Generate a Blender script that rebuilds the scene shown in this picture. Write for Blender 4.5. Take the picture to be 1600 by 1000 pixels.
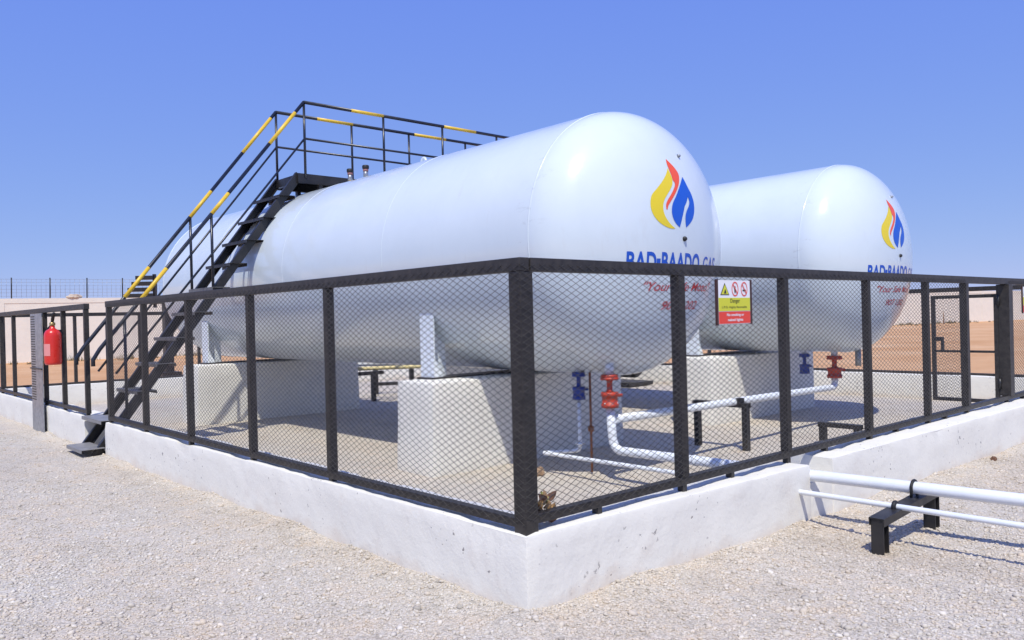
import bpy, bmesh, math, random
import numpy as np
from mathutils import Vector, Matrix, noise

random.seed(7)
rng = np.random.default_rng(7)
scene = bpy.context.scene
COL = scene.collection
for o in list(bpy.data.objects):
    bpy.data.objects.remove(o)

# ------------------------------------------------------------------ camera
# world: X runs along the right-hand fence, Y along the left-hand fence, origin at the foot of the near wall corner
CAM = Vector((-2.91962, -3.17393, 1.6))
cam_d = bpy.data.cameras.new("camera")
cam_d.sensor_width = 36.0
cam_d.lens = 28.3256
cam_d.clip_start = 0.05
cam_d.clip_end = 6000
cam = bpy.data.objects.new("camera", cam_d)
COL.objects.link(cam)
_right = Vector((0.7429484, -0.6688904, -0.02476509))
_up = Vector((0.0205666, -0.01416891, 0.99968808))
_back = Vector((-0.66903265, -0.74322599, 0.00323003))
cam.matrix_world = Matrix(((_right.x, _up.x, _back.x, CAM.x), (_right.y, _up.y, _back.y, CAM.y),
                           (_right.z, _up.z, _back.z, CAM.z), (0, 0, 0, 1)))
scene.camera = cam

# ------------------------------------------------------------------ sky, sun, exposure
SUN = Vector((-0.43, -0.44, 1.0)).normalized()
world = bpy.data.worlds.new("World")
scene.world = world
world.use_nodes = True
wn = world.node_tree
bg = wn.nodes["Background"]
sky = wn.nodes.new("ShaderNodeTexSky")
sky.sky_type = 'NISHITA'
sky.sun_disc = False
sky.sun_elevation = math.asin(SUN.z)
sky.sun_rotation = math.atan2(SUN.x, SUN.y)
sky.altitude = 0
sky.air_density = 1.0
sky.dust_density = 0.0
sky.ozone_density = 10.0
# the photograph's colour rendering of the clear sky: one per-channel response for the whole dome
sep = wn.nodes.new("ShaderNodeSeparateColor")
cmb = wn.nodes.new("ShaderNodeCombineColor")
wn.links.new(sky.outputs[0], sep.inputs[0])
for ch, (gain, gam) in enumerate(((0.60, 0.52), (0.63, 0.45), (0.87, 0.03))):
    pre = wn.nodes.new("ShaderNodeMath")
    pre.operation = 'MULTIPLY'
    pre.inputs[1].default_value = 0.1
    pw_ = wn.nodes.new("ShaderNodeMath")
    pw_.operation = 'POWER'
    pw_.inputs[1].default_value = gam
    post = wn.nodes.new("ShaderNodeMath")
    post.operation = 'MULTIPLY'
    post.inputs[1].default_value = gain * 10
    wn.links.new(sep.outputs[ch], pre.inputs[0])
    wn.links.new(pre.outputs[0], pw_.inputs[0])
    wn.links.new(pw_.outputs[0], post.inputs[0])
    wn.links.new(post.outputs[0], cmb.inputs[ch])
wn.links.new(cmb.outputs[0], bg.inputs[0])
bg.inputs[1].default_value = 0.1
sun_d = bpy.data.lights.new("sun", 'SUN')
sun_d.energy = 4.0
sun_d.angle = math.radians(0.53)
sun_d.color = (1.0, 0.965, 0.865)
sun = bpy.data.objects.new("sun", sun_d)
COL.objects.link(sun)
sun.rotation_euler = SUN.to_track_quat('Z', 'Y').to_euler()
sun.location = (-10, -10, 30)
vs = scene.view_settings
vs.view_transform = 'Standard'
vs.look = 'None'
vs.gamma = 1.0
vs.exposure = 0.0
vs.use_curve_mapping = False


# ------------------------------------------------------------------ materials
def mat(name, color, rough=0.6, metal=0.0, spec=0.5, coat=0.0):
    m = bpy.data.materials.new(name)
    m.use_nodes = True
    b = m.node_tree.nodes["Principled BSDF"]
    b.inputs["Base Color"].default_value = (*color, 1)
    b.inputs["Roughness"].default_value = rough
    b.inputs["Metallic"].default_value = metal
    b.inputs["Specular IOR Level"].default_value = spec
    b.inputs["Coat Weight"].default_value = coat
    return m


def nodes(m):
    return m.node_tree.nodes, m.node_tree.links, m.node_tree.nodes["Principled BSDF"]


def coord(nt, kind="Object", scale=1.0):
    tc = nt.nodes.new("ShaderNodeTexCoord")
    mp = nt.nodes.new("ShaderNodeMapping")
    if isinstance(scale, (int, float)):
        scale = (scale,) * 3
    mp.inputs["Scale"].default_value = scale
    nt.links.new(tc.outputs[kind], mp.inputs[0])
    return mp.outputs[0]


def worldpos(nt, scale=1.0):
    g = nt.nodes.new("ShaderNodeNewGeometry")
    mp = nt.nodes.new("ShaderNodeMapping")
    if isinstance(scale, (int, float)):
        scale = (scale,) * 3
    mp.inputs["Scale"].default_value = scale
    nt.links.new(g.outputs["Position"], mp.inputs[0])
    return mp.outputs[0]


def tnoise(nt, vec, scale, detail=4, rough=0.55):
    n = nt.nodes.new("ShaderNodeTexNoise")
    n.inputs["Scale"].default_value = scale
    n.inputs["Detail"].default_value = detail
    n.inputs["Roughness"].default_value = rough
    nt.links.new(vec, n.inputs["Vector"])
    return n.outputs[0]


def ramp(nt, fac, stops):
    r = nt.nodes.new("ShaderNodeValToRGB")
    el = r.color_ramp.elements
    while len(el) < len(stops):
        el.new(0.5)
    for e, (p, c) in zip(el, stops):
        e.position = p
        e.color = (*c, 1) if len(c) == 3 else c
    nt.links.new(fac, r.inputs[0])
    return r.outputs[0]


def mixc(nt, fac, a, b, blend='MIX'):
    n = nt.nodes.new("ShaderNodeMix")
    n.data_type = 'RGBA'
    n.blend_type = blend
    for sock, v in ((n.inputs[0], fac), (n.inputs[6], a), (n.inputs[7], b)):
        if isinstance(v, (int, float)):
            sock.default_value = v
        elif isinstance(v, tuple):
            sock.default_value = (*v, 1)
        else:
            nt.links.new(v, sock)
    return n.outputs[2]


def bump(nt, h, strength, dist, prev=None):
    b = nt.nodes.new("ShaderNodeBump")
    b.inputs["Strength"].default_value = strength
    b.inputs["Distance"].default_value = dist
    nt.links.new(h, b.inputs["Height"])
    if prev is not None:
        nt.links.new(prev, b.inputs["Normal"])
    return b.outputs[0]


def varied(name, c1, c2, scale, rough=0.6, metal=0.0, bumpd=0.0, bscale=60, spec=0.5, coat=0.0, rvar=0.1):
    m = mat(name, c1, rough, metal, spec, coat)
    nt = m.node_tree
    v = worldpos(nt)
    n = tnoise(nt, v, scale, 5, 0.6)
    nt.links.new(ramp(nt, n, [(0.32, c1), (0.68, c2)]), nt.nodes["Principled BSDF"].inputs["Base Color"])
    n2 = tnoise(nt, v, scale * 3.1, 3)
    mr = nt.nodes.new("ShaderNodeMapRange")
    mr.inputs[3].default_value = max(0.02, rough - rvar)
    mr.inputs[4].default_value = min(1, rough + rvar)
    nt.links.new(n2, mr.inputs[0])
    nt.links.new(mr.outputs[0], nt.nodes["Principled BSDF"].inputs["Roughness"])
    if bumpd:
        nt.links.new(bump(nt, tnoise(nt, v, bscale, 4), 0.6, bumpd), nt.nodes["Principled BSDF"].inputs["Normal"])
    return m


M = {}
M['fence'] = varied("dusty_dark_steel", (0.018, 0.0155, 0.014), (0.044, 0.038, 0.033), 22, 0.5, 0.0, 0.0004, 90)
M['mesh'] = varied("steel_mesh", (0.03, 0.028, 0.028), (0.085, 0.08, 0.072), 14, 0.45, 0.1)
M['black'] = varied("black_steel_paint", (0.012, 0.012, 0.014), (0.03, 0.028, 0.028), 4, 0.42, 0.0, 0.0003, 70)
M['rail'] = varied("navy_black_gloss_paint", (0.010, 0.013, 0.022), (0.02, 0.023, 0.035), 5, 0.3)
M['yellow'] = varied("yellow_paint", (0.72, 0.46, 0.03), (0.82, 0.55, 0.05), 8, 0.4)
M['tread'] = varied("worn_steel_tread", (0.12, 0.12, 0.125), (0.22, 0.215, 0.21), 12, 0.45, 0.4)
M['steptread'] = varied("scuffed_step_plate", (0.20, 0.20, 0.21), (0.32, 0.315, 0.31), 12, 0.5, 0.2)
M['galv'] = varied("galvanised_steel", (0.25, 0.27, 0.3), (0.42, 0.44, 0.47), 14, 0.42, 0.7)
M['pipe'] = varied("white_pipe_paint", (0.72, 0.76, 0.80), (0.80, 0.82, 0.84), 7, 0.35)
M['redvalve'] = varied("red_valve_paint", (0.40, 0.035, 0.015), (0.50, 0.055, 0.025), 15, 0.5)
M['bluevalve'] = varied("blue_valve_paint", (0.008, 0.03, 0.21), (0.015, 0.05, 0.3), 15, 0.45)
M['redgloss'] = varied("red_gloss_paint", (0.62, 0.02, 0.012), (0.70, 0.03, 0.018), 9, 0.3, coat=0.3)
M['collar'] = varied("faded_red_paint", (0.34, 0.14, 0.13), (0.42, 0.2, 0.18), 20, 0.6)
M['paleyellow'] = varied("pale_yellow_paint", (0.66, 0.54, 0.24), (0.74, 0.64, 0.34), 8, 0.5)
M['rubber'] = mat("black_rubber", (0.012, 0.012, 0.013), 0.6)
M['rust'] = varied("rusty_rod", (0.18, 0.06, 0.025), (0.30, 0.12, 0.05), 30, 0.8)
M['brass'] = varied("brass", (0.42, 0.30, 0.10), (0.55, 0.42, 0.2), 20, 0.35, 0.8)
M['dbrown'] = mat("dark_brown_paint", (0.05, 0.02, 0.018), 0.6)
M['saddle'] = varied("white_steel_saddle", (0.70, 0.76, 0.82), (0.80, 0.83, 0.86), 6, 0.4)
M['logoyellow'] = mat("print_yellow", (0.78, 0.60, 0.02), 0.35)
M['logored'] = mat("print_red", (0.85, 0.10, 0.035), 0.35)
M['logoblue'] = mat("print_blue", (0.012, 0.10, 0.56), 0.35)
M['letterblue'] = mat("letter_blue", (0.008, 0.09, 0.52), 0.35)
M['letterred'] = mat("letter_red", (0.55, 0.012, 0.02), 0.4)
M['signwhite'] = mat("sign_white", (0.8, 0.8, 0.82), 0.4)
M['signyellow'] = mat("sign_yellow", (0.62, 0.62, 0.03), 0.4)
M['signred'] = mat("sign_red", (0.75, 0.05, 0.025), 0.4)
M['ink'] = mat("print_black", (0.02, 0.02, 0.02), 0.5)
M['stickerblue'] = mat("sticker_blue", (0.03, 0.06, 0.4), 0.4)
M['stickerpale'] = mat("sticker_pale", (0.75, 0.28, 0.26), 0.5)


def tank_paint():
    m = mat("white_tank_paint", (0.64, 0.72, 0.80), 0.22, 0, 0.5, 0.3)
    nt = m.node_tree
    b = nt.nodes["Principled BSDF"]
    b.inputs["Coat Roughness"].default_value = 0.06
    v = worldpos(nt)
    n = tnoise(nt, v, 1.3, 6, 0.65)
    base = ramp(nt, n, [(0.3, (0.63, 0.70, 0.745)), (0.7, (0.675, 0.745, 0.79))])
    v2 = worldpos(nt, (1.2, 3.0, 0.5))
    streak = ramp(nt, tnoise(nt, v2, 3.0, 6, 0.7), [(0.60, (0, 0, 0)), (0.85, (1, 1, 1))])
    base = mixc(nt, mixc(nt, 0.28, (0, 0, 0), streak), base, (0.52, 0.50, 0.47))
    sx_ = nt.nodes.new("ShaderNodeSeparateXYZ")
    nt.links.new(v, sx_.inputs[0])
    mr = nt.nodes.new("ShaderNodeMapRange")
    mr.inputs[1].default_value = 1.9
    mr.inputs[2].default_value = 2.36
    nt.links.new(sx_.outputs[1], mr.inputs[0])
    band = ramp(nt, mr.outputs[0], [(0.0, (0, 0, 0)), (0.46, (1, 1, 1)), (0.54, (1, 1, 1)), (1.0, (0, 0, 0))])
    scuff = ramp(nt, tnoise(nt, worldpos(nt, (1, 1, 2.2)), 6.0, 6, 0.7), [(0.58, (0, 0, 0)), (0.70, (1, 1, 1))])
    sc_ = mixc(nt, 1.0, band, scuff, 'MULTIPLY')
    base = mixc(nt, mixc(nt, 0.4, (0, 0, 0), sc_), base, (0.36, 0.38, 0.40))
    nt.links.new(base, b.inputs["Base Color"])
    nt.links.new(ramp(nt, tnoise(nt, v, 5, 4), [(0.3, (0.12,) * 3), (0.7, (0.22,) * 3)]), b.inputs["Roughness"])
    nb = bump(nt, tnoise(nt, v, 1.1, 2), 0.25, 0.02)
    nt.links.new(nb, b.inputs["Normal"])
    return m


M['tank'] = tank_paint()


def limewash(name, c, dirt, chips=True, dirtamt=0.5, splash=False):
    m = mat(name, c, 0.8, 0, 0.3)
    nt = m.node_tree
    b = nt.nodes["Principled BSDF"]
    v = worldpos(nt)
    n = tnoise(nt, v, 1.8, 6, 0.65)
    col = ramp(nt, n, [(0.25, tuple(x * 0.92 for x in c)), (0.65, c)])
    st = ramp(nt, tnoise(nt, v, 3.3, 7, 0.72), [(0.56, (0, 0, 0)), (0.80, (1, 1, 1))])
    col = mixc(nt, mixc(nt, dirtamt, (0, 0, 0), st), col, dirt)
    h = tnoise(nt, v, 45, 5, 0.6)
    nrm = bump(nt, tnoise(nt, v, 7, 4), 0.4, 0.02)
    if chips:
        ch = ramp(nt, tnoise(nt, v, 26, 2, 0.5), [(0.67, (0, 0, 0)), (0.70, (1, 1, 1))])
        gate = ramp(nt, tnoise(nt, v, 2.1, 2), [(0.50, (0, 0, 0)), (0.62, (1, 1, 1))])
        ch = mixc(nt, 1.0, ch, gate, 'MULTIPLY')
        col = mixc(nt, ch, col, (0.30, 0.28, 0.26))
        # one long hairline crack about a hand's width below the top, broken up along its run
        sp = nt.nodes.new("ShaderNodeSeparateXYZ")
        nt.links.new(v, sp.inputs[0])
        ad = nt.nodes.new("ShaderNodeMath")
        ad.operation = 'MULTIPLY_ADD'
        ad.inputs[1].default_value = 0.09
        nt.links.new(tnoise(nt, worldpos(nt, (1, 1, 0)), 1.6, 5, 0.6), ad.inputs[0])
        nt.links.new(sp.outputs[2], ad.inputs[2])
        crm = ramp(nt, ad.outputs[0], [(0.375, (0, 0, 0)), (0.377, (1, 1, 1)), (0.379, (0, 0, 0))])
        crm = mixc(nt, 1.0, crm, ramp(nt, tnoise(nt, v, 1.1, 3), [(0.46, (0, 0, 0)), (0.56, (1, 1, 1))]), 'MULTIPLY')
        col = mixc(nt, mixc(nt, 0.6, (0, 0, 0), crm), col, (0.40, 0.37, 0.35))
    if splash:      # ragged rust-coloured soil stains left where earth has lain against the wall
        s2_ = nt.nodes.new("ShaderNodeSeparateXYZ")
        nt.links.new(v, s2_.inputs[0])
        hgt = nt.nodes.new("ShaderNodeMath")
        hgt.operation = 'MULTIPLY_ADD'
        hgt.inputs[1].default_value = 0.42
        nt.links.new(tnoise(nt, v, 2.4, 7, 0.7), hgt.inputs[0])
        ng = nt.nodes.new("ShaderNodeMath")
        ng.operation = 'MULTIPLY'
        ng.inputs[1].default_value = -1.0
        nt.links.new(s2_.outputs[2], ng.inputs[0])
        nt.links.new(ng.outputs[0], hgt.inputs[2])
        stain = ramp(nt, hgt.outputs[0], [(0.13, (0, 0, 0)), (0.26, (1, 1, 1))])
        col = mixc(nt, mixc(nt, 0.45, (0, 0, 0), stain), col, (0.62, 0.47, 0.34))
    nrm = bump(nt, h, 0.5, 0.004, nrm)
    nt.links.new(col, b.inputs["Base Color"])
    nt.links.new(nrm, b.inputs["Normal"])
    return m


M['plinth'] = limewash("whitewashed_concrete", (0.83, 0.80, 0.72), (0.64, 0.56, 0.48), True, 0.5, True)
M['pedestal'] = limewash("whitewashed_pedestal", (0.82, 0.79, 0.715), (0.66, 0.60, 0.54), False, 0.4)
M['compound'] = limewash("cream_block_wall", (0.80, 0.76, 0.67), (0.70, 0.64, 0.54), False, 0.4)


def gravel_tint(nt):
    """broad patches of greyer, pinker and sandier stone, and faint wheel-scuffed streaks"""
    a = ramp(nt, tnoise(nt, worldpos(nt), 0.55, 5, 0.6), [(0.35, (0.95, 0.925, 0.85)), (0.65, (0.95, 0.885, 0.775))])
    b = ramp(nt, tnoise(nt, worldpos(nt, (0.9, 0.16, 1)), 1.1, 5, 0.65), [(0.36, (0.91, 0.905, 0.90)), (0.52, (1, 1, 1)), (0.72, (1.04, 1.035, 1.03))])
    c = ramp(nt, tnoise(nt, worldpos(nt), 3.2, 4, 0.6), [(0.30, (0.90, 0.89, 0.88)), (0.5, (1, 1, 1)), (0.75, (1.03, 0.97, 0.90))])
    return mixc(nt, 1.0, mixc(nt, 1.0, a, b, 'MULTIPLY'), c, 'MULTIPLY')


def gravel(name, pebble_scale=70.0):
    m = mat(name, (0.4, 0.38, 0.36), 0.9, 0, 0.2)
    nt = m.node_tree
    b = nt.nodes["Principled BSDF"]
    v = worldpos(nt)
    wv = nt.nodes.new("ShaderNodeVectorMath")
    wv.operation = 'MULTIPLY'
    wv.inputs[1].default_value = (1, 1, 1)
    nt.links.new(v, wv.inputs[0])
    vo = nt.nodes.new("ShaderNodeTexVoronoi")
    vo.feature = 'F1'
    vo.inputs["Scale"].default_value = pebble_scale
    nt.links.new(wv.outputs[0], vo.inputs["Vector"])
    sep = nt.nodes.new("ShaderNodeSeparateColor")
    nt.links.new(vo.outputs["Color"], sep.inputs[0])
    c = ramp(nt, sep.outputs[0], [(0.0, (0.46, 0.44, 0.41)), (0.2, (0.58, 0.555, 0.525)), (0.5, (0.64, 0.61, 0.575)),
                                  (0.75, (0.62, 0.565, 0.51)), (0.92, (0.72, 0.69, 0.665))])
    tint = gravel_tint(nt)
    c = mixc(nt, 1.0, c, tint, 'MULTIPLY')
    edge = ramp(nt, vo.outputs["Distance"], [(0.45, (1, 1, 1)), (0.8, (0.75, 0.73, 0.71))])
    c = mixc(nt, 1.0, c, edge, 'MULTIPLY')
    nt.links.new(c, b.inputs["Base Color"])
    inv = nt.nodes.new("ShaderNodeMath")
    inv.operation = 'SUBTRACT'
    inv.inputs[0].default_value = 1.0
    nt.links.new(vo.outputs["Distance"], inv.inputs[1])
    nrm = bump(nt, inv.outputs[0], 0.7, 0.008)
    nrm = bump(nt, tnoise(nt, v, 9, 4), 0.4, 0.03, nrm)
    nt.links.new(nrm, b.inputs["Normal"])
    return m


M['gravel'] = gravel("gravel")


def pebble_mat():
    m = mat("pebbles", (0.45, 0.42, 0.4), 0.88, 0, 0.25)
    nt = m.node_tree
    g = nt.nodes.new("ShaderNodeNewGeometry")
    c = ramp(nt, g.outputs["Random Per Island"], [(0.0, (0.42, 0.40, 0.38)), (0.10, (0.57, 0.54, 0.51)), (0.45, (0.64, 0.61, 0.575)),
                                                  (0.72, (0.63, 0.57, 0.51)), (0.80, (0.61, 0.58, 0.56)), (1.0, (0.76, 0.74, 0.72))])
    tint = gravel_tint(nt)
    c = mixc(nt, 1.0, c, tint, 'MULTIPLY')
    nt.links.new(c, nt.nodes["Principled BSDF"].inputs["Base Color"])
    return m


M['pebble'] = pebble_mat()


def sand_mat():
    m = mat("orange_sand", (0.45, 0.25, 0.13), 0.95, 0, 0.1)
    nt = m.node_tree
    b = nt.nodes["Principled BSDF"]
    v = worldpos(nt)
    c = ramp(nt, tnoise(nt, v, 0.25, 8, 0.65), [(0.3, (0.54, 0.29, 0.135)), (0.55, (0.64, 0.38, 0.20)), (0.75, (0.70, 0.48, 0.29))])
    sp = ramp(nt, tnoise(nt, v, 2.2, 6, 0.7), [(0.62, (0, 0, 0)), (0.75, (1, 1, 1))])
    c = mixc(nt, mixc(nt, 0.5, (0, 0, 0), sp), c, (0.30, 0.20, 0.13))
    nt.links.new(c, b.inputs["Base Color"])
    nt.links.new(bump(nt, tnoise(nt, v, 1.5, 8, 0.7), 0.8, 0.15), b.inputs["Normal"])
    return m


M['sand'] = sand_mat()
M['rock'] = varied("brown_stone", (0.24, 0.15, 0.09), (0.40, 0.28, 0.18), 18, 0.9, 0, 0.004, 40)
M['palerock'] = varied("pale_stone", (0.45, 0.36, 0.27), (0.62, 0.54, 0.45), 10, 0.9, 0, 0.004, 40)
M['scrub'] = varied("dry_scrub_leaf", (0.14, 0.12, 0.06), (0.26, 0.21, 0.11), 3, 0.9)
M['leaf_tan'] = varied("dry_tan_leaf", (0.42, 0.22, 0.08), (0.55, 0.36, 0.16), 30, 0.8)
M['leaf_green'] = varied("dry_green_leaf", (0.34, 0.36, 0.10), (0.5, 0.48, 0.2), 30, 0.8)
M['leaf_brown'] = varied("dry_brown_leaf", (0.10, 0.05, 0.03), (0.2, 0.1, 0.06), 30, 0.85)


# ------------------------------------------------------------------ mesh helpers
class MB:
    """collects boxes, tubes, plates and lathes; build() links them as ONE mesh object"""

    def __init__(self):
        self.v, self.f, self.smooth = [], [], []

    def add(self, vs_, fs_, smooth=False):
        n = len(self.v)
        self.v += [tuple(p) for p in vs_]
        self.f += [tuple(n + i for i in f) for f in fs_]
        self.smooth += [smooth] * len(fs_)
        return self

    def box(self, a, b):
        (x0, y0, z0), (x1, y1, z1) = a, b
        return self.add([(x0, y0, z0), (x1, y0, z0), (x1, y1, z0), (x0, y1, z0), (x0, y0, z1), (x1, y0, z1), (x1, y1, z1), (x0, y1, z1)],
                        [(0, 3, 2, 1), (4, 5, 6, 7), (0, 1, 5, 4), (1, 2, 6, 5), (2, 3, 7, 6), (3, 0, 4, 7)])

    def bar(self, p, q, w, h, up=(0, 0, 1)):
        """rectangular bar from p to q, w across, h along up"""
        p, q = Vector(p), Vector(q)
        d = (q - p).normalized()
        s = d.cross(Vector(up)).normalized()
        u = s.cross(d).normalized()
        vs_ = []
        for c in (p, q):
            for a, b in ((-1, -1), (1, -1), (1, 1), (-1, 1)):
                vs_.append(c + s * (a * w / 2) + u * (b * h / 2))
        return self.add(vs_, [(3, 2, 1, 0), (4, 5, 6, 7), (0, 1, 5, 4), (1, 2, 6, 5), (2, 3, 7, 6), (3, 0, 4, 7)])

    def tube(self, pts, r, n=12, caps=True):
        pts = [Vector(p) for p in pts]
        rs = r if isinstance(r, (list, tuple)) else [r] * len(pts)
        ref = Vector((0, 0, 1))
        d0 = (pts[1] - pts[0]).normalized()
        if abs(d0.dot(ref)) > 0.95:
            ref = Vector((1, 0, 0))
        vs_, fs_ = [], []
        for i, p in enumerate(pts):
            if i == 0:
                d = d0
            elif i == len(pts) - 1:
                d = (pts[-1] - pts[-2]).normalized()
            else:
                d = ((pts[i] - pts[i - 1]).normalized() + (pts[i + 1] - pts[i]).normalized()).normalized()
            s = d.cross(ref).normalized()
            u = s.cross(d).normalized()
            ref = u if i == 0 or abs(d.dot(ref)) < 0.9 else u
            for k in range(n):
                a = 2 * math.pi * k / n
                vs_.append(p + (s * math.cos(a) + u * math.sin(a)) * rs[i])
        for i in range(len(pts) - 1):
            for k in range(n):
                a, b = i * n + k, i * n + (k + 1) % n
                fs_.append((a, b, b + n, a + n))
        self.add(vs_, fs_, True)
        if caps:
            m = len(self.v) - len(vs_)
            self.f.append(tuple(m + k for k in reversed(range(n))))
            self.f.append(tuple(m + (len(pts) - 1) * n + k for k in range(n)))
            self.smooth += [False, False]
        return self

    def prism(self, poly, axis, a, b):
        """extrude a 2-D polygon along an axis from a to b"""
        n = len(poly)

        def P(u, w, t):
            return {'x': (t, u, w), 'y': (u, t, w), 'z': (u, w, t)}[axis]
        vs_ = [P(u, w, a) for u, w in poly] + [P(u, w, b) for u, w in poly]
        fs_ = [tuple(range(n)), tuple(reversed(range(n, 2 * n)))]
        for i in range(n):
            j = (i + 1) % n
            fs_.append((j, i, i + n, j + n))
        return self.add(vs_, fs_)

    def lathe(self, c, prof, n=20, axis='z'):
        """profile [(r, h)] round the axis through c"""
        vs_, fs_ = [], []
        for r, h in prof:
            for k in range(n):
                a = 2 * math.pi * k / n
                p = {'z': (r * math.cos(a), r * math.sin(a), h), 'y': (r * math.cos(a), h, r * math.sin(a)),
                     'x': (h, r * math.cos(a), r * math.sin(a))}[axis]
                vs_.append((c[0] + p[0], c[1] + p[1], c[2] + p[2]))
        for i in range(len(prof) - 1):
            for k in range(n):
                a, b = i * n + k, i * n + (k + 1) % n
                fs_.append((a, b, b + n, a + n))
        self.add(vs_, fs_, True)
        m = len(self.v) - len(vs_)
        if prof[0][0] > 1e-5:
            self.f.append(tuple(m + k for k in reversed(range(n))))
            self.smooth.append(False)
        if prof[-1][0] > 1e-5:
            self.f.append(tuple(m + (len(prof) - 1) * n + k for k in range(n)))
            self.smooth.append(False)
        return self

    def build(self, name, material, parent=None, bevel=0.0, fix=True):
        me = bpy.data.meshes.new(name)
        org = parent.location if parent is not None else Vector((0, 0, 0))
        if parent is not None and parent.parent is not None:
            org = parent.parent.location + parent.location
        me.from_pydata([(p[0] - org[0], p[1] - org[1], p[2] - org[2]) for p in self.v], [], self.f)
        me.polygons.foreach_set("use_smooth", self.smooth)
        if fix:
            bm = bmesh.new()
            bm.from_mesh(me)
            bmesh.ops.recalc_face_normals(bm, faces=bm.faces)
            bm.to_mesh(me)
            bm.free()
        me.materials.append(M[material])
        o = bpy.data.objects.new(name, me)
        COL.objects.link(o)
        if parent is not None:
            o.parent = parent
        if bevel:
            md = o.modifiers.new("bevel", 'BEVEL')
            md.width = bevel
            md.segments = 2
            md.limit_method = 'ANGLE'
            md.angle_limit = math.radians(40)
        return o


def tag(o, label=None, cat=None, group=None, kind=None):
    if label:
        o["label"] = label
    if cat:
        o["category"] = cat
    if group:
        o["group"] = group
    if kind:
        o["kind"] = kind
    return o


def thing(name, label, cat, loc, group=None):
    o = bpy.data.objects.new(name, None)
    o.empty_display_size = 0.2
    o.location = loc
    COL.objects.link(o)
    return tag(o, label, cat, group)


def smoothstep(a, b, x):
    t = min(1, max(0, (x - a) / (b - a)))
    return t * t * (3 - 2 * t)


def ground_h(x, y):
    """gravel level: flat with faint undulations"""
    und = noise.noise(Vector((x * 0.6, y * 0.6, 3.1))) * 0.012
    d = 9.0
    if x < 0.02 and y > -0.2:
        d = -x
    face = -0.044 * x if x < 3 else -0.132 - 0.0168 * (x - 3)
    if x > -0.2 and y < face + 0.02:
        d = min(d, face - y)
    if -0.02 <= d < 1.0:
        und += math.exp(-max(d, 0) / 0.14) * max(0.0, 0.022 + 0.05 * noise.noise(Vector((x * 1.9, y * 1.9, 9.4))))
    return und


# ------------------------------------------------------------------ ground
def build_ground():
    mb = MB()
    S = 3500
    xs = [-S, -400, -60, -20, 0, 20, 60, 120, 400, S]
    vs_ = [(x, y, -0.10) for y in xs for x in xs]
    n = len(xs)
    fs_ = [(j * n + i, j * n + i + 1, (j + 1) * n + i + 1, (j + 1) * n + i) for j in range(n - 1) for i in range(n - 1)]
    mb.add(vs_, fs_)
    o = mb.build("sand_ground", 'sand')
    tag(o, "orange desert sand stretching beyond the tank enclosure", kind="structure")

    def axis(lo, hi):
        a = [lo]
        while a[-1] < hi:
            d = min(abs(a[-1] - 0.15), abs(a[-1] + 1.5))
            a.append(a[-1] + (0.05 if abs(a[-1]) < 0.45 else (0.2 if -6 < a[-1] < 12 else 1.5)))
        a[-1] = hi
        return a
    ax, ay = axis(-45, 12.05), axis(-45, 15.75)
    vs_ = [(x, y, ground_h(x, y)) for y in ay for x in ax]
    n = len(ax)
    fs_ = [(j * n + i, j * n + i + 1, (j + 1) * n + i + 1, (j + 1) * n + i) for j in range(len(ay) - 1) for i in range(n - 1)]
    mb = MB()
    mb.add(vs_, fs_, True)
    o = mb.build("gravel_ground", 'gravel', fix=False)
    tag(o, "pale grey and pink crushed gravel around and inside the enclosure", kind="structure")
    # gravel to the right of the enclosure front
    mb = MB()
    bx = [12.05, 14, 18, 24, 34, 60]
    by = [-45, -20, -8, -3, -1, -0.3]
    vs_ = [(x, y, ground_h(x, y)) for y in by for x in bx]
    n = len(bx)
    mb.add(vs_, [(j * n + i, j * n + i + 1, (j + 1) * n + i + 1, (j + 1) * n + i) for j in range(len(by) - 1) for i in range(n - 1)])
    o = mb.build("gravel_apron", 'gravel', fix=False)
    tag(o, "pale gravel apron running on past the right-hand wall", kind="structure")


build_ground()


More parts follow.
